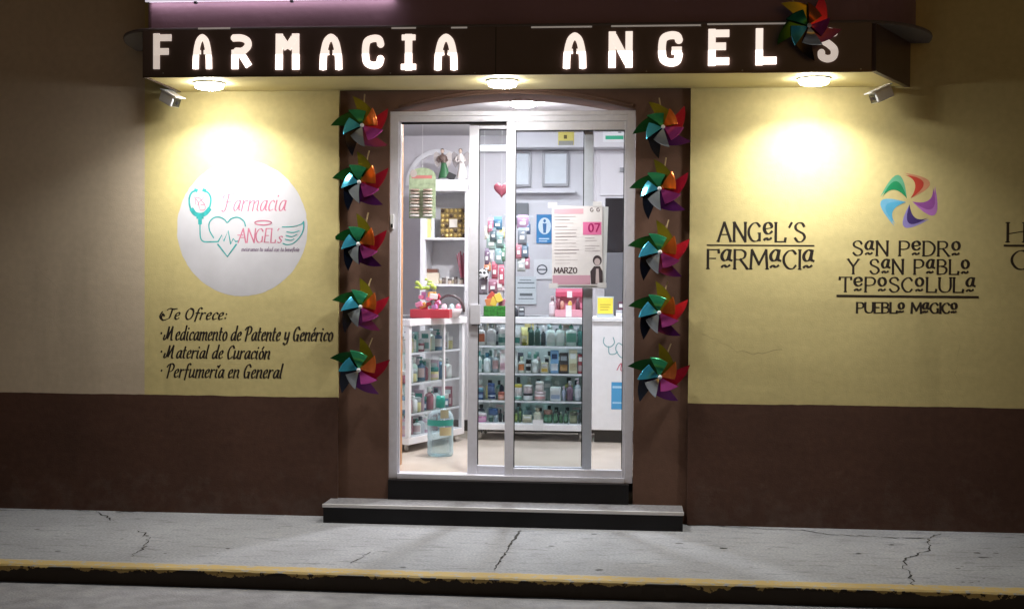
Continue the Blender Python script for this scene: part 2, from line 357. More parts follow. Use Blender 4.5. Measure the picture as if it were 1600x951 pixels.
def kerb_mat():
    m = bpy.data.materials.new('chipped_yellow_kerb'); m.use_nodes = True
    n = m.node_tree.nodes; l = m.node_tree.links; b = n['Principled BSDF']; b.inputs['Roughness'].default_value = .75
    tc = n.new('ShaderNodeTexCoord'); sp = n.new('ShaderNodeSeparateXYZ'); l.new(tc.outputs['Object'], sp.inputs[0])
    def noise(sc, det, mp_s):
        mp = n.new('ShaderNodeMapping'); mp.inputs['Scale'].default_value = mp_s; l.new(tc.outputs['Object'], mp.inputs[0])
        z = n.new('ShaderNodeTexNoise'); z.inputs['Scale'].default_value = sc; z.inputs['Detail'].default_value = det; z.inputs['Roughness'].default_value = .65
        l.new(mp.outputs[0], z.inputs['Vector']); return z.outputs['Fac']
    edge = noise(3.2, 12, (1, 1, .15))
    # yellow wherever z is above a ragged line on the face, or y is in front of a ragged back line on the top
    def m2(op, a, bb):
        k = n.new('ShaderNodeMath'); k.operation = op
        for i, q in enumerate((a, bb)):
            if isinstance(q, (int, float)): k.inputs[i].default_value = q
            else: l.new(q, k.inputs[i])
        return k.outputs[0]
    face = m2('GREATER_THAN', sp.outputs['Z'], m2('SUBTRACT', -.004, m2('MULTIPLY', m2('MAXIMUM', m2('SUBTRACT', edge, .44), 0), .20)))
    back = m2('LESS_THAN', sp.outputs['Y'], m2('ADD', KY+.07, m2('MULTIPLY', noise(5, 8, (1, 1, 1)), .09)))
    wear = m2('LESS_THAN', noise(22, 8, (1, 1.5, 1)), .565)
    isy = m2('MULTIPLY', m2('MULTIPLY', face, back), wear)
    low = m2('LESS_THAN', sp.outputs['Z'], -.006)
    mx = n.new('ShaderNodeMix'); mx.data_type = 'RGBA'
    l.new(low, mx.inputs[0]); mx.inputs[6].default_value = (.36, .34, .30, 1); mx.inputs[7].default_value = (.030, .021, .014, 1)  # dirty brown below the edge, darkened in colour for the face's shade
    m3 = n.new('ShaderNodeMix'); m3.data_type = 'RGBA'; l.new(isy, m3.inputs[0]); l.new(mx.outputs[2], m3.inputs[6]); m3.inputs[7].default_value = (.47, .335, .115, 1)
    l.new(m3.outputs[2], b.inputs['Base Color']); return m
kb = MB(); random.seed(3)
xs = [-9+.06*i for i in range(284)]
prof = []
for i, x in enumerate(xs):
    j = .006*math.sin(x*2.1)+random.uniform(-.004, .004); h = random.uniform(-.003, .001)
    prof.append([(x, KY+.131, -.3), (x, KY+.131, .0015), (x, KY+.018+j, .0015+h*.3), (x, KY+.004+j, -.006+h), (x, KY+j*.8, -.022), (x, KY-.004+j*.5, -.3)])
vs = [p for q in prof for p in q]; fs = []
for i in range(len(xs)-1):
    for k in range(5): fs.append((i*6+k, i*6+k+1, (i+1)*6+k+1, (i+1)*6+k))
kb.add(vs, fs); kerb = struct(kb.build('kerb', kerb_mat()))
# cracks in the pavement, each a thin dark groove
M_CRACK = mat('crack_dirt', (.035, .032, .03), .95)
def crack(pts, w=.006, jag=.012, seed=1, z=.0025, parent=sw):
    random.seed(seed); q = [G(px, py, 0) for px, py in pts]; line = []
    for a, b in zip(q[:-1], q[1:]):
        n_ = max(2, int((b-a).length/.03))
        for k in range(n_): line.append(a.lerp(b, k/n_) + Vector((random.uniform(-jag, jag), random.uniform(-jag, jag), 0)))
    line.append(q[-1]); mb = MB(); L = []; Rr = []
    for i, p in enumerate(line):
        d = (line[min(i+1, len(line)-1)]-line[max(i-1, 0)]).normalized(); nn = Vector((-d.y, d.x, 0)); ww = w*random.choice([.3, .5, .8, 1, 1.3])*.5
        L.append((p.x+nn.x*ww, p.y+nn.y*ww, z)); Rr.append((p.x-nn.x*ww, p.y-nn.y*ww, z))
    n_ = len(line); mb.add(L+Rr, [(i, i+1, i+1+n_, i+n_) for i in range(n_-1)])
    o = mb.build('crack', M_CRACK, parent); return o
crack([(812, 829), (798, 850), (772, 889)], .012, .008, 2)
crack([(152, 799), (160, 803), (172, 812), (178, 813)], .010, .02, 3)
crack([(218, 828), (231, 840), (226, 852), (206, 869)], .008, .02, 4)
crack([(578, 862), (560, 873), (548, 880)], .006, .01, 5)
crack([(1085, 820), (1180, 825), (1262, 829), (1290, 834), (1345, 837), (1420, 841), (1448, 841), (1470, 834)], .010, .014, 6)
crack([(1449, 841), (1456, 852), (1444, 862), (1414, 873), (1412, 884), (1421, 897), (1428, 914)], .010, .016, 7)
crack([(1540, 833), (1600, 836)], .006, .01, 8)
crack([(0, 797), (60, 797), (140, 798)], .010, .012, 9)

crack([(180, 799), (300, 799.5), (420, 802), (500, 803)], .014, .010, 10)
crack([(1075, 820.5), (1200, 822), (1400, 826), (1598, 830)], .012, .010, 12)
random.seed(17)
for k in range(46):
    px, py = random.uniform(0, 1600), random.uniform(815, 900); q = G(px, py + px*.02, 0)
    if q.y < KY+.16 or q.y > -.05: continue
    rr = random.choice([.006, .008, .010, .014, .02]); n_ = 9
    mb = MB(); mb.add([(q.x+rr*random.uniform(.6, 1.8)*math.cos(2*math.pi*i/n_), q.y+rr*random.uniform(.5, 1)*math.sin(2*math.pi*i/n_), .0018) for i in range(n_)], [list(range(n_))])
    mb.build('stain', mat('old_gum', (.10, .098, .10), .85) if k % 3 else M_CRACK, sw)

# ------------------------------------------------------------------ building
B = thing('pharmacy_building', 'cream and brown pharmacy front with an aluminium sliding door and a projecting canopy', 'building', (PX(800, 0), 0, 0))
ZT = 4.4
def arch_pts(xl, xr, zs, za, n=24):
    return [(xl+(xr-xl)*i/n, zs+(za-zs)*(1-(2*i/n-1)**2)) for i in range(n+1)]
MB().box(-7, XYL, 0, .5, ZD, ZT).build('plaster_wall', M_BEIGE, B)
MB().box(XYL, XSL, 0, .5, ZD, ZT).build('plaster_wall', M_YELLOW, B)
MB().box(XSR, 7, 0, .5, ZD, ZT).build('plaster_wall', M_YELLOW, B)
random.seed(9)
def dado(x0, x1):
    m = MB(); m.box(x0, x1, .0005, .5, -.25, ZD-.001); n = int((x1-x0)/.035); w = 0; top = []
    for i in range(n+1):
        w = w*.8+random.uniform(-.0016, .0016); top.append((x0+(x1-x0)*i/n, ZD+.002+w))
    m.prism([(x0, -.25), (x1, -.25)]+top[::-1], -.0016, -.0003); m.build('dado', M_DADO, B)
dado(-7, XSL); dado(XSR, 7)
n_ = M_DADO.node_tree.nodes; l_ = M_DADO.node_tree.links; b_ = n_['Principled BSDF']; src_ = b_.inputs['Base Color'].links[0].from_socket
tc_ = n_.new('ShaderNodeTexCoord'); nz_ = n_.new('ShaderNodeTexNoise'); nz_.inputs['Scale'].default_value = 7; nz_.inputs['Detail'].default_value = 10; nz_.inputs['Roughness'].default_value = .7; l_.new(tc_.outputs['Object'], nz_.inputs['Vector'])
sp_ = n_.new('ShaderNodeSeparateXYZ'); l_.new(tc_.outputs['Object'], sp_.inputs[0])
h_ = n_.new('ShaderNodeMapRange'); h_.inputs[1].default_value = 0; h_.inputs[2].default_value = .45; h_.inputs[3].default_value = .16; h_.inputs[4].default_value = -.06; l_.new(sp_.outputs['Z'], h_.inputs['Value'])
ad_ = n_.new('ShaderNodeMath'); ad_.operation = 'ADD'; l_.new(nz_.outputs['Fac'], ad_.inputs[0]); l_.new(h_.outputs[0], ad_.inputs[1])
d_ = n_.new('ShaderNodeMapRange'); d_.inputs[1].default_value = .56; d_.inputs[2].default_value = .78; d_.inputs[3].default_value = 0; d_.inputs[4].default_value = .3; l_.new(ad_.outputs[0], d_.inputs['Value'])
mx_ = n_.new('ShaderNodeMix'); mx_.data_type = 'RGBA'; l_.new(d_.outputs[0], mx_.inputs[0]); l_.new(src_, mx_.inputs[6]); mx_.inputs[7].default_value = (.15, .115, .10, 1); l_.new(mx_.outputs[2], b_.inputs['Base Color'])
# hairline cracks and trowel scars in the plaster
def wall_crack(pts, w, seed, m):
    random.seed(seed); line = []; q = [P(px, py, 0) for px, py in pts]
    for a, b in zip(q[:-1], q[1:]):
        k = max(2, int((b-a).length/.03))
        for i in range(k): v = a.lerp(b, i/k); line.append((v.x+random.uniform(-.008, .008), v.z+random.uniform(-.008, .008)))
    L = []; Rr = []
    for i, p in enumerate(line):
        ww = w*random.choice([.4, .7, 1])*.5; L.append((p[0], -.0003, p[1]+ww)); Rr.append((p[0]+ww*.4, -.0003, p[1]-ww))
    n = len(line); MB().add(L+Rr, [(i, i+n, i+n+1, i+1) for i in range(n-1)]).build('hairline_crack', m, B)
M_SCAR = mat('plaster_scar', (.36, .295, .14), .8)
wall_crack([(1098, 522), (1120, 530), (1150, 548), (1176, 552), (1230, 546)], .004, 3, M_SCAR); wall_crack([(1480, 500), (1500, 540), (1492, 585), (1510, 632)], .003, 4, M_SCAR)
wall_crack([(1540, 205), (1556, 260), (1550, 300)], .003, 6, M_SCAR); wall_crack([(232, 300), (229, 380), (234, 470), (231, 560)], .004, 7, M_SCAR); wall_crack([(60, 420), (90, 450), (84, 500), (110, 540)], .003, 8, mat('beige_scar', (.36, .30, .22), .8))
# brown door surround with an arched opening
ZSP, ZAP = PZ(172.5, .03), PZ(146.5, .03)
ap = arch_pts(XDL, XDR, ZSP, ZAP)
s_ = MB()
s_.box(XSL, XDL, .03, .5, .0, ZSP); s_.box(XDR, XSR, .03, .5, .0, ZSP)
for (xa, za), (xb, zb) in zip(ap[:-1], ap[1:]):
    s_.add([(xa, .03, za), (xb, .03, zb), (xb, .03, 3.0), (xa, .03, 3.0), (xa, .38, za), (xb, .38, zb), (xb, .38, 3.0), (xa, .38, 3.0)],
           [(0, 1, 2, 3), (4, 7, 6, 5), (0, 4, 5, 1), (2, 6, 7, 3)])
s_.box(XSL, XDL, .03, .5, ZSP, 3.0); s_.box(XDR, XSR, .03, .5, ZSP, 3.0)
s_.build('door_surround', M_SURR, B)
# raised bead following the arch
MB().box(XDL+.0005, XDL+.006, .165, .499, ZF+.001, ZSP+.02).build('wooden_jamb', mat('orange_wood', (.46, .22, .085), .5, 0, .2, 12), B)
bd = MB(); bd.smooth = True
bd.tube([(x, .028, z+.026) for x, z in arch_pts(XDL+.06, XDR-.02, ZSP, ZAP)], .011, 8)
bd.build('arch_moulding', M_SURR, B)
MB().box(XSL, XSR, .06, .5, 3.001, ZT).build('plaster_wall', M_YELLOW, B)
# canopy: soffit and body
XCL, XCR = P(228, 118.8, CY).x, P(1360, 111.4, CY).x
XCLb, XCRb = P(283, 141, 0).x, P(1414, 134, 0).x
cpl = [(XCL, CY), (XCR, CY), (XCRb, -.002), (XCLb, -.002)]
def inset(pl, d): return [(pl[0][0]+d, pl[0][1]+d), (pl[1][0]-d, pl[1][1]+d), (pl[2][0]-d, pl[2][1]), (pl[3][0]+d, pl[3][1])]
MB().slab(inset(cpl, .006), ZS, ZS+.02).build('soffit', mat('soffit_cream', (.70, .60, .29), .6, 0, .06, 3, .1, 40), B)
MB().slab(inset(cpl, .012), ZS+.0205, ZS+.245).build('canopy_body', M_BLACK, B)
# balcony slab with rounded ends and its parapet
ZB = PZ(44.5, CY-.02, 700)
def rounded(xl, xr, yf, el, er, n=12):
    pl = [(xl-el*math.sin(R(90*i/n)), yf*math.cos(R(90*i/n))*.999-.001) for i in range(n, -1, -1)]
    pl += [(xr+er*math.sin(R(90*i/n)), yf*math.cos(R(90*i/n))*.999-.001) for i in range(n+1)]
    return pl
bxl, bxr = P(238, 44, CY).x, P(1335, 36, CY).x
M_PARA = mat('plum_brown_paint', (.27, .155, .195), .55, 0, .12, 2.2, .2, 25)
MB().slab(rounded(bxl, bxr, CY-.03, .34, .55), ZB, ZB+.02).build('balcony_slab', mat('slab_render', (.15, .125, .12), .8, 0, .1, 3), B, .006)
MB().slab(rounded(bxl, bxr-.05, CY-.012, .10, .50), ZB+.0205, ZB+.9).build('balcony_parapet', M_PARA, B)
# ------------------------------------------------------------------ shop sign on the canopy
ZFT = PZ(49, CY-.02, 228)
S = thing('shop_sign', 'long dark brown fascia sign with backlit white capitals above the door', 'sign', (0, CY, ZS))
M_FASC = mat('brown_fascia_panel', (.105, .066, .060), .38, 0, .12, 3, .05, 20, coat=.2)
fm = MB(); FY = CY-.03
fm.box(XCL-.004, XCR, FY, CY-.001, ZS-.004, ZFT)
def quadwall(mb, a, b, t, z0, z1):
    d = (Vector(b)-Vector(a)).normalized(); nn = Vector((d.y, -d.x))*t
    mb.slab([a, (a[0]+nn.x, a[1]+nn.y), (b[0]+nn.x, b[1]+nn.y), b], z0, z1)
quadwall(fm, (XCR+.0005, CY-.001), (XCRb, -.003), .03, ZS-.004, ZFT)
quadwall(fm, (XCLb, -.003), (XCL, CY-.0005), .02, ZS-.004, ZFT)
fm.build('fascia_panel', M_FASC, S)
MB().box(PX(774, FY, 90), PX(775.3, FY, 90), FY-.0012, FY-.0003, ZS, ZFT-.001).build('panel_seam', M_BLACK, S)
for px in (255, 470, 610, 742, 1010, 1160, 1345):
    q = P(px, 114.5-(px > 800)*(px-800)*.012, FY); sc_ = MB(); sc_.lathe([(.0045, -.0005), (.004, .0018)], q, 'y', 10); sc_.build('screw', mat('screw_zinc', (.4, .38, .36), .4, .8), S)
tr = MB(); tr.box(XCL-.006, XCR+.004, FY-.006, FY-.0005, ZS-.012, ZS-.001)
tr.build('edge_trim', mat('fascia_trim', (.10, .07, .06), .3, .5), S)
def letter_mat(name, up, lo):
    m = bpy.data.materials.new(name); m.use_nodes = True
    n = m.node_tree.nodes; l = m.node_tree.links; b = n['Principled BSDF']
    b.inputs['Base Color'].default_value = (.8, .72, .66, 1); b.inputs['Roughness'].default_value = .35
    tc = n.new('ShaderNodeNewGeometry'); sp = n.new('ShaderNodeSeparateXYZ'); l.new(tc.outputs['Position'], sp.inputs[0])
    # light of a tube behind the lower half, stepped into the emission
    mr = n.new('ShaderNodeMapRange'); mr.inputs[1].default_value = ZMID-.004; mr.inputs[2].default_value = ZMID+.004
    mr.inputs[3].default_value = lo; mr.inputs[4].default_value = up; l.new(sp.outputs['Z'], mr.inputs['Value'])
    b.inputs['Emission Color'].default_value = (1, .85, .75, 1); l.new(mr.outputs[0], b.inputs['Emission Strength']); return m
def LZ(py): return PZ(py, FY, 700)
ZMID = LZ(83.5)
M_LON = letter_mat('backlit_acrylic', .84, 2.6); M_LDIM = letter_mat('dim_acrylic', .46, .42)
LET = {
 'F': [[(7, 0), (7, 53)], [(7, 46.5), (34, 46.5)], [(7, 26), (29, 26)]],
 'A': ['s', [(6.5, 0), (7.5, 22), (12, 40), (18, 46.5), (22, 46.5), (28, 40), (32.5, 22), (33.5, 0)], [(9, 25), (17, 25)], [(23, 25), (31, 25)]],
 'R': [[(7, 0), (7, 29)], 's', [(3, 46.5), (18, 46.5), (28, 42), (29, 34), (20, 27), (8, 27)], [(17, 24), (31, 4)]],
 'M': [[(6.5, 0), (7, 53)], [(33.5, 0), (33, 53)], [(9, 47), (20, 31)], [(31, 47), (20, 31)]],
 'C': ['s', [(32, 36), (29, 45), (20, 46.5), (10, 43), (7, 34), (7, 19), (10, 10), (20, 6.5), (29, 9), (32, 18)]],
 'I': [[(18, 0), (18, 53)], ['n', (7, 48), (29, 48)], ['n', (6, 5), (30, 5)]],
 'N': [[(6.5, 0), (6.5, 53)], [(33.5, 0), (33.5, 53)], [(8, 47), (32, 6)]],
 'G': ['s', [(32, 38), (29, 45), (20, 46.5), (10, 43), (7, 34), (7, 19), (10, 10), (20, 6.5), (29, 9), (32, 20)], [(21, 24), (36, 24)]],
 'E': [[(7, 0), (7, 53)], [(7, 46.5), (34, 46.5)], [(7, 28), (29, 28)], [(7, 6.5), (34, 6.5)]],
 'L': [[(7, 0), (7, 53)], [(7, 6.5), (34, 6.5)]],
 'S': ['s', [(29, 44), (20, 47), (11, 43), (11, 34), (20, 28), (28, 20), (27, 10), (18, 6.5), (9, 10), (8, 17)]],
 "'": [['n', (10, 53), (7, 42)]],
}
def round_stroke(mb, pts, w, y0, y1):
    "a solid bar of width w along pts with soft round ends"
    for a, b in zip(pts[:-1], pts[1:]):
        d = Vector((b[0]-a[0], b[1]-a[1]));
        if d.length < 1e-6: continue
        d.normalize(); n_ = Vector((-d.y, d.x))*w*.5
        mb.prism([(a[0]+n_.x, a[1]+n_.y), (a[0]-n_.x, a[1]-n_.y), (b[0]-n_.x, b[1]-n_.y), (b[0]+n_.x, b[1]+n_.y)], y0, y1)
    for k, p in enumerate(pts[1:-1]):
        mb.prism([(p[0]+w*.5*math.cos(R(-30*i)), p[1]+w*.5*math.sin(R(-30*i))) for i in range(12)], y0-.00007*(k+1), y1)
def letter(ch, px, pt, pb, wid=36, dim=False):
    a = P(px, pb, FY); sx = wid/36*(P(px+36, pb, FY).x-a.x)/36; sz = (P(px, pt, FY).z-a.z)/53
    mb = MB(); sm = False; k = 0
    for st in LET[ch]:
        if st == 's': sm = True; continue
        w = 11.5
        if st[0] == 'n': st = st[1:]; w = 9.0
        elif ch == 'A' and len(st) == 2: w = 8
        pts = smooth(st, 4) if sm and len(st) > 3 else st; sm = sm and len(st) <= 3
        round_stroke(mb, [(a.x+x*sx, a.z+z*sz) for x, z in pts], w*sx, FY-.010-.0004*k, FY-.0005); k += 1
    o = mb.build('letter', M_LDIM if dim else M_LON, S, .0015); return o
for ch, px, wid, pt, pb in (('F', 239, 31, 53, 108.5), ('A', 301, 28, 53, 108.5), ('R', 361, 33, 53.5, 108.5), ('M', 430, 35, 53.5, 109.5), ('A', 499, 33, 53, 109.5), ('C', 565, 34, 54, 110), ('I', 621, 35, 54, 110.5), ('A', 678, 34, 53, 110),
        ('A', 879, 34, 51, 107.5), ('N', 950, 35, 50, 106.5), ('G', 1027, 38, 49, 105.5), ('E', 1105, 36, 46, 103.5), ('L', 1179, 36, 45, 102.5), ("'", 1230, 34, 43.5, 99), ('S', 1275, 36, 43.5, 99.5)):
    letter(ch, px, pt, pb, wid, ch in 'FS')
# glowing strips stand in for backlight leaking over the fascia
M_LEAK = mat('backlight_leak_glow', (.6, .55, .5), .5, emit=(1, .9, .8), estr=.15)
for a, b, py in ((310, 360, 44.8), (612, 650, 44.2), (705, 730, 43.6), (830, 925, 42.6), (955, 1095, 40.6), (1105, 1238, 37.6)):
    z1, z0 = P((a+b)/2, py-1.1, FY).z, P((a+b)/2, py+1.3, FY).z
    MB().box(PX(a, FY, 45), PX(b, FY, 45), FY-.006, FY-.002, z0, z1).build('leak_glow_strip', M_LEAK, S)
# ------------------------------------------------------------------ canopy lamps
M_LAMP = mat('lit_diffuser', (.9, .9, .9), .5, emit=(1.0, .975, .93), estr=LAMP_WALL)
M_LAMPIN = mat('lit_room_diffuser', (.9, .9, .9), .5, emit=(.97, .96, 1.0), estr=ROOM_LAMP)
M_LAMPADDED = mat('added_rear_diffuser', (.9, .9, .9), .5, emit=(.97, .96, 1.0), estr=ROOM_LAMP*.29)
M_TRIM = mat('lamp_trim_white', (.8, .8, .78), .4)
def disc_lamp(c, label, r, m, beam, group, colour=(1, .975, .93), spread=138):
    t = thing('ceiling_lamp', label, 'lamp', c, group)
    b = MB(); b.smooth = True; b.lathe([(r+.012, 0), (r+.012, -.008), (r+.004, -.011), (r+.004, -.001)], c, n=32); b.build('trim_ring', M_TRIM, t)
    d = MB(); d.smooth = True; d.lathe([(r, -.0115), (r, -.026), (r*.93, -.034), (r*.7, -.040), (.002, -.042)], c, n=32); d.build('diffuser', m, t)
    L = bpy.data.lights.new('lamp_light', 'AREA'); L.shape = 'DISK'; L.size = r*1.9; L.energy = beam; L.color = colour; L.spread = R(spread)
    lo = bpy.data.objects.new('lamp_light', L); COL.objects.link(lo); lo.location = (0, 0, -.046); lo.parent = t
    return t
LY = -.37
for px, py, lab in ((327, 129, 'lit round lamp under the canopy near the letters F and A'), (785, 129, 'lit round lamp under the canopy straight above the door'), (1272, 122, 'lit round lamp under the canopy beneath the dark pinwheel')):
    disc_lamp((PX(px, LY, py), LY, ZS-.0005), lab, .085, M_LAMP, LAMP_BEAM, 'round lamps under the canopy')
# batten over the balcony front, its lower edge in the top of the picture
bl = P(226, 3.5, CY-.07); br_ = P(614, 3.5, CY-.07)
bt = thing('led_batten', 'long white light batten on the balcony front above the sign', 'lamp', (bl.x, CY-.07, bl.z))
MB().box(bl.x, br_.x, CY-.075, CY-.013, bl.z+.012, bl.z+.06).build('housing', M_WHITE, bt, .003)
MB().box(bl.x+.004, br_.x-.002, CY-.072, CY-.064, bl.z, bl.z+.0115).build('front_lip', mat('lit_lip', (.8, .8, .85), .5, emit=(.95, .88, 1.0), estr=BATTEN), bt)
MB().box(bl.x+.01, br_.x-.004, CY-.055, CY-.025, bl.z+.008, bl.z+.0115).build('diffuser', mat('lit_batten', (.8, .8, .85), .5, emit=(.95, .86, 1.0), estr=5.0), bt)
for px in (306, 456):
    q = P(px, 5, CY-.05); MB().box(q.x-.006, q.x+.012, CY-.07, CY-.05, bl.z-.012, bl.z-.0005).build('clip', M_BLACK, bt)

# ------------------------------------------------------------------ door
fr = MB(); Z0 = PZ(751, YD, 800); Z1 = PZ(173.5, YD, 800)
def fz(px, py): return P(px, py, YD).z
xl0, xl1 = PX(608, YD), PX(622, YD); xr0, xr1 = PX(978, YD), PX(991, YD)
fr.box(xl0, xl1, YD, .16, Z0, Z1); fr.box(xr0, xr1, YD, .16, Z0, Z1)
fr.box(xl1, xr0, YD, .16, Z1-.065, Z1); fr.box(xl1, xr0, YD-.012, .16, Z0, Z0+.034)
# track grooves
fr.box(xl1, xr0, YD-.006, YD-.0005, Z1-.03, Z1-.022); fr.box(xl1+.0005, xl1+.012, .075, .09, Z0+.0345, Z1-.066)
DF = fr.build('door_frame', M_ALU, B, .003)
MB().box(xl1+.001, xr0-.001, .088, .094, Z1-.078, Z1-.0655).build('track_seal', M_BLACK, DF)
MB().box(xl0+.008, xl0+.03, YD-.018, YD-.0005, P(611, 358, YD).z, P(611, 335, YD).z).build('door_sensor', M_WHITE, DF, .002)
MB().box(xl0+.013, xl0+.025, YD-.0215, YD-.0185, P(611, 356, YD).z, P(611, 350, YD).z).build('sensor_lens', M_BLACK, DF)
def panel(x0, x1, y0, y1, z0, z1, sl, sr, tp, bt_, m, label):
    f = MB(); f.box(x0, x0+sl, y0, y1, z0, z1); f.box(x1-sr, x1, y0, y1, z0, z1)
    f.box(x0+sl, x1-sr, y0+.002, y1-.002, z1-tp, z1); f.box(x0+sl, x1-sr, y0+.002, y1-.002, z0, z0+bt_)
    o = f.build('sliding_door', m, B, .003); o['label'] = label
    MB().box(x0+sl+.0005, x1-sr-.0005, (y0+y1)/2-.003, (y0+y1)/2+.003, z0+bt_+.0005, z1-tp-.0005).build('glass', M_GLASS, o)
    g = MB()
    xa, xb, za, zb, yy = x0+sl, x1-sr, z0+bt_, z1-tp, (y0+y1)/2-.012
    g.box(xa+.0003, xa+.006, yy, yy+.008, za+.006, zb-.006); g.box(xb-.006, xb-.0003, yy, yy+.008, za+.006, zb-.006); g.box(xa, xb, yy, yy+.008, zb-.0063, zb-.0003)
    g.build('gasket', M_BLACK, o)
    return o
Y2 = .105
zb2 = PZ(745, Y2, 760); zt2 = Z1-.064
slx0, slx1 = PX(732, Y2), PX(926, Y2)
D2 = panel(slx0, slx1, Y2, .145, Z0+.035, Z1-.0655, PX(747, Y2)-slx0, slx1-PX(911.5, Y2), .042, PZ(728, Y2)-Z0-.035, M_ALU, 'inner leaf slid half open')
fx0, fx1 = PX(789, .063), PX(985, .063)
D1 = panel(PX(790, .066), PX(978, .066)-.0005, .064, .10, Z0+.0345, Z1-.0655, PX(804, .066)-PX(790, .066), .014, .055, PZ(731, .066)-Z0-.0345, M_ALU, 'outer leaf with a paper poster')
lk = MB(); lk.box(PX(735.5, Y2), PX(751, Y2), Y2-.018, Y2-.0005, PZ(507, Y2), PZ(476, Y2)); lk.build('lock_case', M_ALU, D2, .003)
MB().box(PX(738, Y2), PX(752, Y2), Y2-.024, Y2-.0185, PZ(509, Y2), PZ(507.5, Y2)).build('lock_catch', M_BLACK, D2)
# steps
XT0, XT1 = PX(608, .02), PX(985, .02)
STY = -.22
c1 = P(505, 818, 0)
def onplane(px, py, Y): return P(px, py, Y)
sx0, sx1 = P(505, 800, STY).x, P(1067, 815, STY).x
ZST = P(785, 793.5, STY).z
ST = thing('door_steps', 'two black tiled steps with a grey tread and pale edge strip', 'steps', ((sx0+sx1)/2, STY, 0))
M_TILE = mat('black_gloss_tile', (.009, .008, .009), .28, 0, .25, 4, spec=.22)
MB().box(sx0, sx1, STY+.002, .029, -.05, ZST-.022).build('step_face', M_TILE, ST)
MB().box(sx0-.004, sx1+.004, STY+.004, .029, ZST-.0215, ZST-.002).build('tread', mat('terrazzo', (.22, .215, .225), .45, 0, .35, 55), ST)
MB().box(sx0-.006, sx1+.006, STY-.004, STY+.016, ZST-.0195, ZST+.0005).build('edge_strip', mat('pale_metal_strip', (.72, .70, .69), .35, .3), ST, .002)
for k in range(1, 4):
    x = sx0+(sx1-sx0)*k/4
MB().box(XT0, XT1, .012, .49, .03, Z0-.0005).build('riser', M_TILE, ST)

# ------------------------------------------------------------------ shop room
YB = 3.3; XL, XRm = XDL-.62, 2.4; ZC = 2.785
struct(MB().box(XL, XRm, .16, YB, ZF-.1, ZF).build('floor', mat('cream_floor_tile', (.60, .52, .44), .25, 0, .06, 3)))
struct(MB().box(XL, XRm, .501, YB, ZC, ZC+.1).build('ceiling', M_CEIL))
struct(MB().box(XL, XRm, YB, YB+.1, ZF-.1, ZC+.1).build('wall_back', M_WALLIN))
struct(MB().box(XL-.1, XL, .501, YB, ZF-.1, ZC+.1).build('wall_left', M_WALLIN))
struct(MB().box(XRm, XRm+.1, .501, YB, ZF-.1, ZC+.1).build('wall_right', M_WALLIN))
struct(MB().box(XL, XDL, .5005, .52, ZF-.1, ZC).build('wall_front', M_WALLIN))
struct(MB().box(XDR, XRm, .5005, .52, ZF-.1, ZC).build('wall_front', M_WALLIN))
struct(MB().box(XDL, XDR, .16, .5, .0, ZF-.002).build('sill', mat('cream_floor_tile', (.6, .5, .4), .3)))
bm_ = MB().box(PX(800, YB-.25), XRm, YB-.25, YB-.0005, PZ(230, YB-.25, 850), ZC-.0005); struct(bm_.build('beam', M_WALLIN))
disc_lamp((PX(817, 1.12, 165), 1.12, ZC-.0005), 'bright round lamp on the shop ceiling seen through the door arch', .085, M_LAMPIN, 6, None, (.97, .96, 1), 150)
for x_, lab in ((-1.0, 'added unseen round lamp on the shop ceiling above the shelf unit'), (.55, 'added unseen round lamp on the shop ceiling above the white counter')):
    disc_lamp((x_, 2.35, ZC-.0005), lab, .085, M_LAMPADDED, 3, None, (.97, .96, 1), 150)  # unseen lamps added to brighten the back of the room
tb = thing('tube_lamp', 'short white tube lamp high on the back wall of the shop', 'lamp', (PX(768, 3.2), 3.2, PZ(231, 3.2)))
t_ = MB(); t_.smooth = True; t_.tube([(PX(747, 3.2), 3.2, PZ(231, 3.2)), (PX(796, 3.2), 3.2, PZ(231, 3.2))], .022, 12); t_.build('tube', mat('lit_tube', (.9, .9, .9), .4, emit=(1, 1, 1), estr=1.6), tb)
MB().box(PX(745, 3.2), PX(798, 3.2), 3.225, YB-.0005, PZ(236, 3.2), PZ(226, 3.2)).build('batten', M_WHITE, tb)
# ------------------------------------------------------------------ painted signs on the walls
def sign(name, label, cat, px, py, Y=-.001): 
    q = P(px, py, Y); return thing(name, label, cat, (q.x, Y, q.z))
WY = -.0006
# left: round emblem
E1 = sign('painted_emblem', 'white painted disc with teal stethoscope, heart, wing and pink script on the cream wall', 'painted sign', 378, 356)
dc = P(378, 356.5, WY); drx = P(480.5, 356, WY).x-dc.x; drz = dc.z-P(378, 462.5, WY).z
random.seed(5)
MB().add([(dc.x+drx*math.cos(R(3*i))*random.uniform(.992, 1.004), -.0003, dc.z+drz*math.sin(R(3*i))*random.uniform(.992, 1.004)) for i in range(120)], [list(range(120))]).build('disc', mat('white_wall_paint', (.55, .545, .585), .6, 0, .06, 6), E1)
M_TEAL = mat('teal_sign_paint', (.030, .33, .33), .55, 0, .25, 30); M_PINKP = mat('pink_sign_paint', (.52, .16, .25), .55, 0, .2, 30)
def W2(px, py): q = P(px, py, WY); return (q.x, q.z)
def wl(pen, pts, sm=True, w=1.0): pen.stroke([W2(*p) for p in (smooth(pts) if sm and len(pts) > 2 else pts)], w)
u = lambda n_: n_/250.0
mb = MB(); pn = Pen(mb, WY, u(2.4)); c5 = lambda x, y: (220+x/4.322, 240+y/4.322)
wl(pn, [c5(*p) for p in ((375, 250), (345, 262), (328, 300), (330, 350), (345, 390), (370, 412))], True, 1.3)
wl(pn, [c5(*p) for p in ((425, 250), (455, 265), (472, 300), (468, 350), (450, 390), (430, 412))], True, 1.3)
wl(pn, [c5(*p) for p in ((345, 378), (365, 405), (400, 415), (435, 405), (462, 375))], True, 3.0)
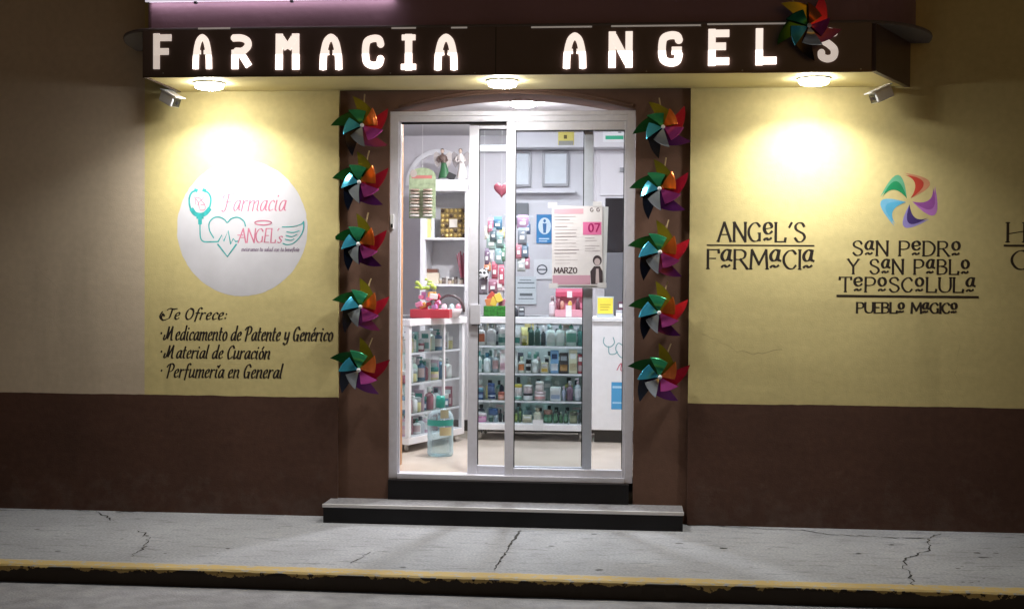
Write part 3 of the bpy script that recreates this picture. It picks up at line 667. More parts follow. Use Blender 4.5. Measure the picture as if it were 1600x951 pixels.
wl(pn, [c5(*p) for p in ((385, 425), (415, 425))], False, 3.2); wl(pn, [c5(*p) for p in ((400, 430), (400, 470))], False, 2.6)
wl(pn, [c5(*p) for p in ((400, 465), (400, 520), (404, 570), (425, 594), (470, 596), (522, 594))], True, .9)
wl(pn, [c5(*p) for p in ((522, 594), (547, 550), (560, 592), (590, 520), (607, 612), (625, 574), (640, 594), (660, 590))], False, 1.0)
for x in (372, 428): wl(pn, [c5(x-6, 246), c5(x+6, 250)], False, 2.2)
mb.build('stethoscope', M_TEAL, E1)
mb = MB(); pn = Pen(mb, WY-.0006, u(2.0))
wl(pn, [c5(*p) for p in ((492, 568), (465, 520), (462, 470), (490, 435), (530, 428), (565, 445), (585, 465), (610, 440), (655, 430), (695, 455), (707, 490))])
wl(pn, [c5(*p) for p in ((520, 612), (585, 695), (645, 612))], False, 1.3)
mb.build('heart', M_TEAL, E1)
mb = MB(); pn = Pen(mb, WY-.0006, u(2.0), u(1.2))
for q in (((955, 495), (1030, 492), (1085, 475), (1100, 458)), ((1100, 458), (1098, 510), (1075, 560), (1030, 605), (985, 614), (960, 606)),
          ((985, 528), (1030, 532), (1070, 520)), ((980, 552), (1020, 560), (1055, 545)), ((975, 578), (1010, 585), (1035, 575))): wl(pn, [c5(*p) for p in q])
mb.build('wing', M_TEAL, E1)
mb = MB(); pn = Pen(mb, WY, u(2.3), u(.9))
a, b = W2(347, 331), W2(456, 301); it_text(pn, 'Farmacia', W2(349, 330)[0], W2(446, 330)[0], W2(349, 329.5)[1], W2(349, 302)[1], .2, .55)
a = W2(374, 378)
for k, (ch, x0, x1) in enumerate((('A', 372, 384), ('N', 386, 397), ('G', 399, 410), ('E', 412, 421), ('L', 423, 430))):
    if ch == 'E':
        for q in (((413, 378.5), (416, 357)), ((416, 357), (423, 357)), ((414.5, 368), (420, 368)), ((413, 378.5), (420, 378.5))): wl(pn, q, False)
    else: caps_text(pn, ch, W2(x0, 378)[0], W2(x1, 378)[0], W2(x0, 379)[1], W2(x0, 357)[1], 1, 0, .12)
wl(pn, ((434, 360), (436, 357)), False); it_text(pn, 's', W2(434, 0)[0], W2(441, 0)[0], W2(437, 379.5)[1], W2(437, 362)[1], .2)
wl(pn, [c5(655+5*i, 548+(4 if i % 2 else 0)) for i in range(8)], True, .7)
mb.build('lettering', M_PINKP, E1)
mb = MB(); pn = Pen(mb, WY-.0006, u(1.6))
h0 = c5(826, 467); wl(pn, [(h0[0]+13*math.cos(R(15*i)), h0[1]+3.4*math.sin(R(15*i))) for i in range(25)], False, 1.2)
mb.build('halo', M_PINKP, E1)
mb = MB(); pn = Pen(mb, WY-.0006, u(1.1))
for q in (((360, 292), (375, 310), (390, 335), (395, 372)), ((432, 292), (415, 310), (395, 325), (385, 350)), ((372, 345), (372, 300), (395, 300), (412, 320), (432, 345), (432, 378), (398, 382)), ((405, 345), (432, 345))): wl(pn, [c5(*p) for p in q])
mb.build('figure_mark', M_PINKP, E1)
mb = MB(); pn = Pen(mb, WY, u(1.2), u(.6))
it_text(pn, 'mejoramos tu salud con tu beneficio'.replace('j', 'i'), W2(377, 390)[0], W2(467, 390)[0], W2(377, 392.5)[1], W2(377, 386)[1], .2, .6)
mb.build('motto', mat('grey_violet_paint', (.22, .17, .24), .6), E1)
# left: list of goods
E2 = sign('painted_list', 'black italic handwriting, four lines listing what is sold, low on the cream wall', 'painted sign', 380, 535)
mb = MB(); pn = Pen(mb, WY, u(3.3), u(1.0), 25)
for tx, x0, x1, pb, pt in (('Te Ofrece:', 258, 354, 498.5, 481), ('.Medicamento de Patente y Genérico', 249, 519, 531, 509.5), ('.Material de Curación', 249, 421, 559, 539), ('.Perfumería en General', 249, 440, 589, 568)):
    A_ = W2(x0, pb); B_ = W2(x1, pb+ (1.5 if x1 > 400 else .6)); it_text(pn, tx, A_[0], B_[0], A_[1], W2(x0, pt)[1], .22, .7, B_[1]-A_[1]); mb.build('lettering', M_INK, E2); mb = MB(); pn = Pen(mb, WY, u(3.3), u(1.0), 25)
# right: two line name
E3 = sign('painted_lettering', 'black serif capitals in two lines split by a rule, beside the right pinwheels', 'painted sign', 1188, 384)
def cap_line(pen, tx, x0, x1, pt, pb, **k):
    A_ = W2(x0, pb); B_ = W2(x1, pb + (x1-x0)*.006); caps_text(pen, tx, A_[0], B_[0], A_[1], W2(x0, pt)[1], zr=B_[1]-A_[1], **k)
mb = MB(); pn = Pen(mb, WY, u(4.1), u(1.3), 12)
cap_line(pn, "ANGeL'S", 1122, 1257, 347.5, 377, gap=1.7); mb.build('lettering', M_INK, E3); mb = MB(); pn = Pen(mb, WY, u(4.1), u(1.3), 12); cap_line(pn, 'FaRMaCIa', 1106, 1271, 390, 419.5, gap=1.4)
mb.build('lettering', M_INK, E3)
mb = MB(); pn = Pen(mb, WY-.0006, u(2.0)); wl(pn, ((1105, 382.8), (1272, 383.8)), False); mb.build('rule', M_INK, E3)
# right: town sign
E4 = sign('town_sign', 'painted town name in black capitals under a five colour swirl on the cream wall', 'painted sign', 1420, 400)
mb = MB(); pn = Pen(mb, WY, u(3.5), u(1.3), 12)
cap_line(pn, 'SaN PeDRo', 1333, 1500, 376.5, 399, gap=1.8); mb.build('lettering', M_INK, E4); mb = MB(); pn = Pen(mb, WY, u(3.5), u(1.3), 12)
cap_line(pn, 'Y SaN PaBLo', 1325, 1514, 405, 427.5, gap=1.9); mb.build('lettering', M_INK, E4); mb = MB(); pn = Pen(mb, WY, u(3.5), u(1.3), 12)
cap_line(pn, 'TePoSCoLULa', 1312, 1523, 433, 455.5, gap=1.8); mb.build('lettering', M_INK, E4); mb = MB(); pn = Pen(mb, WY, u(3.5), u(1.3), 12)
cap_line(pn, 'PUEBLo MaGICo', 1339, 1495, 472.5, 488.5, gap=1.3)
# bars of the E in PUEBLO
mb.build('lettering', M_INK, E4)
mb = MB(); pn = Pen(mb, WY-.0006, u(3.4)); wl(pn, ((1308, 462), (1528, 464)), False); mb.build('rule', M_INK, E4)
def bez(a, b, c, n=10): return [tuple((1-t)**2*a[i]+2*t*(1-t)*b[i]+t*t*c[i] for i in (0, 1)) for t in [k/n for k in range(n+1)]]
cx0, cy0 = 1420.5, 314
for name, th, Rr, cd, cl in (('red', 100, 42, (.50, .05, .03), (.58, .26, .14)), ('green', 172, 43, (.01, .26, .10), (.13, .42, .25)), ('blue', 240, 43, (.09, .40, .62), (.16, .44, .64)),
                       ('indigo', 318, 40, (.055, .03, .16), (.28, .24, .55)), ('violet', 30, 44, (.30, .08, .34), (.44, .17, .50))):
    def pt(r, a): return W2(cx0+r*math.cos(R(a)), cy0-r*math.sin(R(a)))
    for nm, ro, ao, ri, ai, col, yy, rt in (('pale_petal', 1.80, -74, .95, -50, cl, WY, 1.06), ('petal', 1.40, -64, .92, -42, cd, WY-.0004, .98)):
        o_ = pt(5, th-40); tip = pt(Rr*rt, th); poly = bez(o_, pt(Rr*ro, th+ao), tip)+bez(tip, pt(Rr*ri, th+ai), o_)[1:-1]
        mb = MB(); fill(mb, poly, yy); mb.build(nm, mat('swirl_%s_%s' % (name, nm), col, .55, 0, .08, 20), E4)
# right edge: cut off by the picture
E5 = sign('painted_lettering', 'black serif capitals over and under a rule at the right edge of the photo', 'painted sign', 1640, 384)
mb = MB(); pn = Pen(mb, WY, u(4.1), u(1.3), 12)
caps_text(pn, 'H', W2(1580, 0)[0], W2(1606, 0)[0], W2(1580, 378)[1], W2(1580, 348)[1])
mb.build('lettering', M_INK, E5); mb = MB(); pn = Pen(mb, WY, u(4.1), u(1.3), 12)
caps_text(pn, 'C', W2(1587, 0)[0], W2(1612, 0)[0], W2(1587, 421)[1], W2(1587, 391)[1])
mb.build('lettering', M_INK, E5)
mb = MB(); pn = Pen(mb, WY-.0006, u(3)); wl(pn, ((1569, 383.5), (1700, 384.5)), False); mb.build('rule', M_INK, E5)

# ------------------------------------------------------------------ pinwheels
def foil(name, col): return mat('foil_'+name, col, .17, .62, .06, 20)
PCOL = [((.012, .10, .022), (.03, .26, .12)), ((.26, .22, .015), (.52, .12, .02)), ((.52, .014, .04), (.60, .08, .38)), ((.12, .02, .15), (.44, .48, .52)), ((.010, .014, .03), (.06, .40, .58))]
PNAM = ['green', 'yellow', 'red', 'purple', 'navy']
def blade(k, theta, rad, parent):
    def pol(r_, a_): return Vector((r_*rad*math.cos(a_), r_*rad*math.sin(a_)))
    A = pol(1.0, theta); E1 = pol(.46, theta-R(104)); E2 = pol(.60, theta-R(47)); rr = rad*.055
    mb = MB(); mb.smooth = True; vs = []; mi = []; nv = 12; nl, nr, nf = 6, 7, 7; cols = nl+nr+nf
    for i in range(nv+1):
        v = i/nv; L = A*v; bend = .16*math.sin(math.pi*v); E = E1.lerp(E2, v); E = E*(1+bend*.5)
        H = pol(.05, theta-R(80)+R(30)*v); n_ = (E-H).normalized()
        for j in range(nl):
            q = j/nl; p = L.lerp(E, q); out = n_*rad*.06*math.sin(math.pi*q)*v; tip = (1-q)*v*v
            vs.append((p.x+out.x, .014*tip-.0015*k*.3, p.y+out.y)); mi.append(0)
        for j in range(nr):
            q = math.pi*j/(nr-1); p = E+n_*rr*(.35+.65*v)*math.sin(q)*1.3; vs.append((p.x, -rr*(.35+.65*v)*(1-math.cos(q)), p.y)); mi.append(0 if j < 3 else 1)
        for j in range(1, nf+1):
            q = j/nf; p = E.lerp(H, q); y0 = -2*rr*(.35+.65*v); vs.append((p.x, y0+(-.024-y0)*q-.010*math.sin(math.pi*q), p.y)); mi.append(1)
    for i in range(nv):
        for j in range(cols-1):
            a_ = i*cols+j; mb.mi = mi[a_]; mb.add([vs[q] for q in (a_, a_+1, a_+cols+1, a_+cols)], [(0, 1, 2, 3)])
    c1, c2 = PCOL[k]
    o = mb.build('blade', [foil(PNAM[k], c1), foil(PNAM[k]+'_back', c2)], parent)
    o['label'] = PNAM[k]+' foil blade'
def make_pinwheel():
    t = thing('pinwheel', 'x', 'pinwheel', (0, 0, 0), 'foil pinwheels beside the door')
    for k in range(5): blade(k, R(178-72*k), .2, t)
    h = MB(); h.smooth = True; h.lathe([(.004, 0), (.012, .004), (.013, .012), (.006, .018)], (0, -.026, 0), 'y', 12, Matrix.Identity(3)); 
    hb = MB(); hb.smooth = True; hb.ball((0, -.036, 0), .013, .010, .013); hb.build('hub', mat('hub_bead', (.7, .7, .72), .3), t)
    st = MB(); st.tube([(0, -.02, 0), (0, .065, 0)], .004, 6); st.tube([(0, .012, .0), (.02, .03, .205)], .005, 6); st.build('stick', mat('pin_stick', (.35, .25, .12), .5), t)
    return t
proto = make_pinwheel()
spots = [(566, 197), (564, 285), (563, 381), (564, 480), (562, 576), (1036, 200), (1032, 296), (1031, 394), (1030, 488), (1030, 587)]
tops = ['topmost pinwheel', 'second pinwheel from the top', 'middle pinwheel', 'fourth pinwheel from the top', 'lowest pinwheel']
rots = [3, -5, -2, -6, -8, 4, -6, -3, -6, -5]; random.seed(11)
for i, (px, py) in enumerate(spots):
    o = proto if i == 0 else copy_tree(proto)
    q = P(px, py, -.04); o.location = (q.x, -.04, q.z)
    o.rotation_euler = (R(random.uniform(-9, 9)), R(-rots[i]+random.uniform(-9, 9)), R(random.uniform(-12, 12))); o.scale = (random.uniform(.95, 1.05),)*3
    o['label'] = 'shiny foil %s in the column %s of the door' % (tops[i % 5], 'left' if i < 5 else 'right')
o = copy_tree(proto); q = P(1262, 41, CY-.10); o.location = (q.x, CY-.10, q.z); o.rotation_euler = (R(5), R(-34), R(4)); o.scale = (.98,)*3
o['label'] = 'dark unlit foil pinwheel hung over the last letters of the sign'; del o['group']

# ------------------------------------------------------------------ security cameras
def sec_cam(px, py, label, yaw, pitch):
    q = P(px, py, -.16); t = thing('security_camera', label, 'camera', (q.x, -.16, q.z), 'cameras under the canopy ends')
    M = Matrix.Rotation(yaw, 3, 'Z') @ Matrix.Rotation(pitch, 3, 'X')   # local -y looks out
    body = MB(); body.obox(q, .036, .062, .034, M); body.build('body', M_WHITE, t, .008)
    hd = MB(); hd.obox(Vector(q)+M @ Vector((0, -.008, .0385)), .041, .078, .004, M); hd.build('sun_hood', M_WHITE, t, .002)
    ln = MB(); ln.obox(Vector(q)+M @ Vector((0, -.064, -.002)), .027, .003, .025, M); fo = ln.build('lens_face', mat('camera_glass', (.01, .01, .012), .1), t)
    l2 = MB(); l2.lathe([(.011, -.003), (.013, .003)], Vector(q)+M @ Vector((0, -.069, -.002)), 'y', 14); l2.build('lens', mat('lens_rim', (.2, .2, .22), .2, .8), t)
    br = MB(); e0 = Vector(q)+M @ Vector((0, .06, 0)); br.smooth = True
    br.tube([e0, e0+Vector((0, .03, .01)), (q.x+ (.05 if yaw < 0 else -.05), -.03, q.z+.05)], .013, 10)
    br.lathe([(.036, 0), (.036, .024), (.02, .03)], (q.x+(.05 if yaw < 0 else -.05), -.003, q.z+.05), 'y', 18); br.build('bracket', M_WHITE, t)
sec_cam(266, 155, 'white security camera at the left end of the canopy', R(62), R(24))
sec_cam(1377, 148, 'white security camera at the right end of the canopy', R(-66), R(24))

# ------------------------------------------------------------------ poster and notices
def sheet(name, label, cat, Y, x0, y0, x1, y1, m, thick=.0012, rot=0):
    a = P(x0, y1, Y); b = P(x1, y0, Y); t = thing(name, label, cat, ((a.x+b.x)/2, Y, (a.z+b.z)/2))
    o = MB().box(a.x, b.x, Y, Y+thick, a.z, b.z).build('paper', m, t); t.rotation_euler = (0, R(rot), 0)
    def at(px, py): q = P(px, py, Y-.0008); return (q.x, q.z)
    return t, at
M_PAPER = mat('poster_paper', (.76, .735, .76), .6, 0, .05, 12); M_PAPW = mat('white_paper', (.72, .72, .74), .6)
PY_ = .076
P0, at = sheet('paper_sheet', 'plain white sheet sticking out behind the poster on the door glass', 'paper', PY_+.0035, 866, 322, 949, 449, M_PAPW, .001, 1.5)
P1, at = sheet('poster', 'white and pink event poster with 07 and MARZO taped to the door glass', 'poster', PY_, 862, 322, 942, 446, M_PAPER, .001, -.5)
def flat(t, name, at, rects, m, y):
    mb = MB()
    for x0, y0, x1, y1 in rects:
        a = at(x0, y1); b = at(x1, y0); fill(mb, [a, (b[0], a[1]), b, (a[0], b[1])], y)
    return mb.build(name, m, t)
random.seed(21)
flat(P1, 'pink_band', at, [(866, 326, 912, 334)], paint(222, 175, 190), PY_-.0006)
flat(P1, 'pink_block', at, [(911, 347, 940, 367)], paint(226, 120, 170), PY_-.0006)
flat(P1, 'bottom_band', at, [(863, 430, 922, 444)], paint(205, 160, 180), PY_-.0006)
mb = MB(); pn = Pen(mb, PY_-.0014, .0022)
for r_ in range(17):
    y = 338+r_*5.2
    if y > 415: break
    x0, x1 = 866+random.uniform(0, 2), 866+random.uniform(20, 40)
    pn.stroke([at(x0, y), at(x1, y)], random.choice([.6, .8, 1, 1.4]))
for y in (372, 376, 384, 388, 392): pn.stroke([at(914, y), at(914+random.uniform(14, 24), y)], .9)
mb.build('text_lines', paint(150, 135, 145), P1)
mb = MB(); pn = Pen(mb, PY_-.0012, .011, .006); a, b = at(920, 362), at(937, 350); caps_text(pn, '07', a[0], b[0], a[1], b[1], 1.6, 0); mb.build('number', paint(170, 20, 100), P1)
mb = MB(); pn = Pen(mb, PY_-.0012, .007, .0035); a, b = at(866, 426), at(901, 418); caps_text(pn, 'MARZO', a[0], b[0], a[1], b[1], 1.6, .5); mb.build('month', paint(70, 50, 60), P1)
mb = MB(); pn = Pen(mb, PY_-.0012, .005)
for x in (925, 935): pn.stroke([at(x+2.2*math.cos(R(30*i)), 328+2.6*math.sin(R(30*i))) for i in range(11)])
mb.build('round_marks', paint(80, 60, 70), P1)
# dark standing figure in the corner of the poster
def blob(cx, cy, rx, ry, n=16): return [at(cx+rx*math.cos(-2*math.pi*i/n), cy+ry*math.sin(-2*math.pi*i/n)) for i in range(n)]
mb = MB(); fill(mb, [at(*p) for p in ((923, 444), (922, 424), (928, 416), (937, 416), (941, 424), (941, 444))], PY_-.0006); fill(mb, blob(933, 407, 7, 8), PY_-.0007); mb.build('printed_figure', paint(66, 56, 62), P1)
mb = MB(); fill(mb, blob(933, 409, 4.6, 5.6), PY_-.0011); fill(mb, [at(*p) for p in ((930, 443), (931, 420), (935, 420), (936, 443))], PY_-.0011); mb.build('figure_face', paint(200, 185, 188), P1)
for i, (x, y) in enumerate(((864, 320), (934, 319), (940, 446), (864, 446))):
    flat(P1, 'tape', at, [(x-7, y-4, x+7, y+4)], mat('clear_tape', (.75, .75, .78), .25), PY_-.0016)
# ------------------------------------------------------------------ room contents: walls
YW = YB-.012
def wall_frame(label, x0, y0, x1, y1, Y=YW-.015):
    a = P(x0, y1, Y); b = P(x1, y0, Y); t = thing('picture_frame', label, 'frame', ((a.x+b.x)/2, Y, (a.z+b.z)/2), 'framed certificates on the back wall')
    w = .022; m = MB(); m.box(a.x, a.x+w, Y, YB-.001, a.z, b.z); m.box(b.x-w, b.x, Y, YB-.001, a.z, b.z); m.box(a.x+w, b.x-w, Y, YB-.001, b.z-w, b.z); m.box(a.x+w, b.x-w, Y, YB-.001, a.z, a.z+w)
    m.build('frame', mat('grey_frame', (.30, .29, .31), .4), t, .003); MB().box(a.x+w+.0005, b.x-w-.0005, Y+.008, YB-.002, a.z+w+.0005, b.z-w-.0005).build('paper', mat('frame_paper', (.62, .64, .68), .5, 0, .04, 20), t)
wall_frame('grey framed certificate partly hidden by the door stile', 798, 236, 830, 292); wall_frame('grey framed certificate to the right, whole behind the glass', 847, 236, 889, 291)
sh = MB(); a, b = P(796, 301, YB-.10), P(899, 298, YB-.10); sh.box(a.x, b.x, YB-.10, YB-.001, a.z, b.z); tag(sh.build('wall_ledge', M_WALLIN), 'narrow white ledge under the framed certificates on the back wall', 'ledge')
def notice(name, label, Y, x0, y0, x1, y1, col): 
    return sheet(name, label, 'notice', Y, x0, y0, x1, y1, col, .003)
N, at = notice('notice', 'yellow notice hanging high from the beam behind the glass', YB-.256, 872, 198, 897, 227, paint(205, 190, 95))
flat(N, 'grey_strip', at, [(873, 220, 896, 227)], paint(140, 138, 130), YB-.2575); flat(N, 'small_mark', at, [(881, 211, 886, 217)], paint(90, 75, 20), YB-.2575)
N, at = notice('notice', 'white sign with a green band high at the right of the shop', YB-.256, 942, 198, 976, 222, M_PAPW)
flat(N, 'green_band', at, [(946, 212, 974, 218)], paint(40, 165, 125), YB-.2575); flat(N, 'small_mark', at, [(966, 204, 971, 208)], paint(120, 125, 125), YB-.2575)
N, at = notice('notice', 'blue pictogram notice with a standing figure on the back wall', YW, 838, 335, 862, 380, paint(40, 120, 175))
mb = MB(); fill(mb, blob(851, 353, 10, 13, 24), YW-.001); mb.build('white_disc', paint(200, 215, 225), N)
mb = MB(); fill(mb, blob(851, 345, 2, 2.6), YW-.002); fill(mb, [at(*p) for p in ((849, 364), (848, 349), (854, 349), (853, 364))], YW-.002); mb.build('figure', paint(40, 100, 150), N)
flat(N, 'text_lines', at, [(842, 372, 858, 374), (842, 376, 855, 377.5)], paint(190, 210, 225), YW-.001)
N, at = notice('notice', 'white notice with a dark crossed circle on the back wall', YW, 834, 405, 864, 436, M_PAPW)
mb = MB(); pn = Pen(mb, YW-.001, .011); pn.stroke([at(847+7.5*math.cos(R(20*i)), 421+7*math.sin(R(20*i))) for i in range(19)]); pn.stroke([at(841, 421), at(853, 421)]); mb.build('circle_mark', paint(70, 75, 85), N)
N, at = notice('notice', 'pale printed sheet with dark lines low on the back wall', YW-.004, 805, 432, 838, 475, paint(205, 212, 216))
flat(N, 'text_lines', at, [(809, 441, 835, 442.6), (812, 437, 830, 438), (808, 449, 836, 450), (812, 458, 832, 462), (810, 466, 834, 467)], paint(110, 118, 122), YW-.006)
# arched white moulding, panel door and dark screens on the back wall
am = MB(); am.smooth = True
cA = P(686, 290, YB-.02); rA = cA.x-P(634, 290, YB-.02).x; hA = P(686, 233, YB-.02).z-cA.z
pa = [(cA.x-rA*math.cos(R(6*i)), cA.z+hA*math.sin(R(6*i))) for i in range(31)]
vs = []; n_ = len(pa)
for (x, z), i in zip(pa, range(n_)):
    k = .87; vs += [(x, YB-.03, z), (cA.x+(x-cA.x)*k, YB-.03, cA.z+(z-cA.z)*k*1.0), (cA.x+(x-cA.x)*k, YB-.001, cA.z+(z-cA.z)*k), (x, YB-.001, z)]
am.smooth = False; am.add(vs, [(i*4+j, i*4+(j+1) % 4, i*4+4+(j+1) % 4, i*4+4+j) for i in range(n_-1) for j in range(4)])
tag(am.build('wall_arch', M_WHITE), 'white arched moulding on the back wall behind the figurines', 'moulding')
pd = thing('inner_door', 'pale panel door at the right of the back wall with a dark lower window', 'door', (PX(960, YB), YB-.03, ZF))
a, b = P(930, 470, YB-.03), P(1000, 233, YB-.03)
MB().box(a.x, b.x, YB-.03, YB-.001, ZF+.001, b.z).build('leaf', M_WALLIN, pd, .006)
a, b = P(937, 306, YB-.045), P(998, 240, YB-.045); MB().box(a.x, b.x, YB-.045, YB-.0305, a.z, b.z).build('raised_panel', M_WALLIN, pd, .012)
MB().box(PX(967, YB-.06), PX(985, YB-.06), YB-.075, YB-.0455, PZ(269, YB-.06), PZ(262, YB-.06)).build('handle', mat('handle_metal', (.3, .3, .32), .3, .8), pd, .003)
def darkbox(name, label, cat, x0, y0, x1, y1, Y, dep, cols):
    a = P(x0, y1, Y); b = P(x1, y0, Y); t = thing(name, label, cat, ((a.x+b.x)/2, Y, a.z))
    MB().box(a.x, b.x, Y, Y+dep, a.z, b.z).build('cabinet', cols[0], t, .006); return t, a, b
FRt, a, b = darkbox('fridge', 'tall dark fridge with a black upper door behind the right counter', 'fridge', 944, 309, 1004, 492, 2.55, .5, (mat('fridge_grey', (.10, .105, .12), .35),))
zz = PZ(394, 2.545, 960); MB().box(a.x+.004, b.x-.004, 2.535, 2.5495, zz+.004, b.z-.006).build('upper_door', mat('fridge_black', (.012, .012, .016), .15), FRt, .004)
MB().box(a.x+.004, b.x-.004, 2.535, 2.5495, .95, zz-.004).build('lower_door', mat('fridge_grey2', (.13, .135, .15), .4), FRt, .004)
FRt.location.z = FRt.location.z
MON, a, b = darkbox('wall_board', 'dark grey board on the back wall near the door stile', 'board', 798, 317, 826, 350, YB-.03, .028, (mat('board_grey', (.16, .165, .18), .5),))
# ------------------------------------------------------------------ shelf unit at the left
YS = 2.75
su = thing('shelf_unit', 'white shelf unit with glass shelves behind the left counter', 'shelf', (PX(690, YS), YS, ZF))
ux0, ux1 = PX(656, YS), PX(731, YS); zu = PZ(281, YS, 690)
MB().box(ux0, ux0+.045, YS, YS+.4, ZF+.001, zu-.03).build('side_panel', M_WHITE, su, .003); MB().box(ux1-.03, ux1, YS, YS+.4, ZF+.001, zu-.03).build('side_panel', M_WHITE, su, .003)
MB().box(PX(678, YS), ux1, YS-.02, YS+.4, zu-.095, zu).build('top_board', M_WHITE, su, .004); MB().box(ux0, PX(678, YS)-.001, YS-.001, YS+.4, zu-.03, zu-.001).build('top_board', M_WHITE, su, .003)
MB().box(ux0+.046, ux1-.031, YS+.38, YS+.395, ZF+.01, zu-.097).build('back_panel', M_WHITE, su)
for py in (372.5, 445, 492): MB().box(ux0+.046, ux1-.031, YS, YS+.375, PZ(py+2.2, YS, 690), PZ(py-1.2, YS, 690)).build('shelf', M_WHITE, su, .002)
zsh1, zsh2 = PZ(371.3, YS, 690)+.0005, PZ(443.8, YS, 690)+.0005
# ------------------------------------------------------------------ counters
zc0 = 1.227
YC = 1.81
def caster(parent, x, y):
    c = MB(); c.smooth = True; c.lathe([(.012, -.013), (.034, -.011), (.036, 0), (.034, .011), (.012, .013)], (x, y, ZF+.037), 'x', 16); o = c.build('caster', mat('caster_rubber', (.32, .30, .27), .5), parent)
    f = MB(); f.box(x-.018, x+.018, y-.02, y+.03, ZF+.055, ZF+.094); f.build('fork', mat('caster_fork', (.07, .07, .07), .4, .6), o)
def case(name, label, cat, A, B_, depth, zt, shelves, zbase, post=.03, topt=.05, basecol=M_WHITE, extra_post=(), front=True, endw=False):
    A = Vector((A[0], A[1], 0)); B_ = Vector((B_[0], B_[1], 0)); d = (B_-A); L = d.length; d.normalize(); n_ = Vector((-d.y, d.x, 0))
    M = Matrix((d, n_, Vector((0, 0, 1)))).transposed()
    t = thing(name, label, cat, ((A.x+B_.x)/2, (A.y+B_.y)/2, ZF))
    def bx(mb, u0, u1, v0, v1, z0, z1): mb.obox(A+d*((u0+u1)/2)+n_*((v0+v1)/2)+Vector((0, 0, (z0+z1)/2)), (u1-u0)/2, (v1-v0)/2, (z1-z0)/2, M); return mb
    tp = MB(); bx(tp, -.012, L+.012, -.012, .035, zt-topt, zt); bx(tp, -.012, L+.012, depth-.035, depth+.012, zt-topt, zt); bx(tp, -.012, .035, .0355, depth-.0355, zt-topt, zt); bx(tp, L-.035, L+.012, .0355, depth-.0355, zt-topt, zt)
    tp = tp.build('top', M_WHITE, t, .004); bx(MB(), .0355, L-.0355, .0355, depth-.0355, zt-.008, zt-.0005).build('glass_top', M_GLASS, tp)
    bx(MB(), 0, L, 0, depth, zbase-.05, zbase).build('base', M_WHITE, t, .004)
    for u0 in (0, L-post): 
        for v0 in (0, depth-post): bx(MB(), u0, u0+post, v0, v0+post, zbase+.0005, zt-topt-.0005).build('post', M_WHITE, t, .003)
    for e in extra_post: bx(MB(), e-.008, e+.008, .001, .02, zbase+.0005, zt-topt-.0005).build('mullion', M_WHITE, t, .002)
    if front: bx(MB(), post+.0005, L-post-.0005, .008, .013, zbase+.0005, zt-topt-.0005).build('glass_front', M_GLASS, t)
    bx(MB(), post, L-post, depth-.012, depth-.004, zbase+.0005, zt-topt-.0005).build('back_panel', M_GRAYB, t)
    for z in shelves:
        sf = bx(MB(), .004, L-.004, .034, depth-.034, z-.009, z).build('shelf', M_SHELFGLASS, t); bx(MB(), post+.001, L-post-.001, .026, .0335, z-.014, z+.001).build('shelf_edge', M_WHITE, sf)
    for u0, v0 in ((.06, .06), (L-.06, .06), (.06, depth-.06), (L-.06, depth-.06)):
        q = A+d*u0+n_*v0; caster(t, q.x, q.y)
    pl = bx(MB(), .02, L-.02, depth*.5, depth*.5+.02, ZF+.003, zbase-.051)
    return t, (lambda u0, v0: A+d*u0+n_*v0), L
xA, xB = PX(738, YC), PX(921, YC)
zs = [PZ(541, YC, 850), PZ(584, YC, 850), PZ(627, YC, 850)]; zbase = PZ(662.5, YC, 850)
CC, qc, LC = case('display_counter', 'white glass fronted display counter full of toiletries facing the door', 'display counter', (xA, YC), (xB, YC), .5, zc0, zs, zbase)
skb = MB().box(XL, XRm, YB-.9, YB-.88, ZF+.001, ZF+.09).build('kick_board', mat('dark_skirting', (.05, .045, .04), .6)); tag(skb, 'dark skirting board running low behind the counters', 'skirting board')
# white panel counter to the right
WC = thing('white_counter', 'plain white counter with a painted stethoscope mark right of the display counter', 'counter', (PX(952, YC), YC, ZF))
a, b = PX(926, YC-.02), PX(1010, YC-.02)
MB().box(a, b, YC-.02, YC+.5, ZF+.10, zc0-.03).build('body', M_WHITE, WC, .004); MB().box(a-.006, b+.01, YC-.035, YC+.51, zc0-.0295, zc0).build('top', M_WHITE, WC, .004)
MB().box(a+.02, b-.02, YC+.05, YC+.4, ZF+.001, ZF+.0995).build('plinth', mat('dark_skirting', (.05, .045, .04), .6), WC)
def at(px, py): q = P(px, py, YC-.0215); return (q.x, q.z)
mb = MB(); pn = Pen(mb, YC-.0213, .008)
for q in (((944, 527), (943, 535), (948, 541), (955, 541), (960, 535), (958, 527)), ((951, 541), (952, 552), (960, 553), (965, 549)), ((974, 540), (966, 536), (962, 545), (968, 556), (975, 560))): pn.stroke([at(*p) for p in smooth(list(q))])
mb.build('stethoscope_mark', paint(120, 165, 170), WC)
mb = MB(); pn = Pen(mb, YC-.0213, .007); pn.stroke([at(*p) for p in smooth([(964, 578), (968, 570), (971, 568), (970, 578), (974, 578)])]); mb.build('script_mark', paint(190, 90, 110), WC)
flat(WC, 'blue_label', at, [(955, 597, 985, 639)], paint(75, 155, 205), YC-.0213); flat(WC, 'label_lines', at, [(957, 603, 983, 606), (957, 628, 983, 630)], paint(170, 210, 235), YC-.0225)
# left case turned towards the door
A_ = (PX(640, 1.04), 1.04); B2 = (PX(727, 1.78), 1.78)
zsl = [PZ(545, 1.3, 680)-.0, PZ(588, 1.3, 680), PZ(636, 1.3, 680)]
zsl = [.98, .76, .54]
LCs, ql, LL = case('glass_cabinet', 'white glass cabinet on casters turned sideways behind the open door', 'display cabinet', A_, B2, .55, zc0+.0, zsl, .375, .034, .05, extra_post=(.50,))

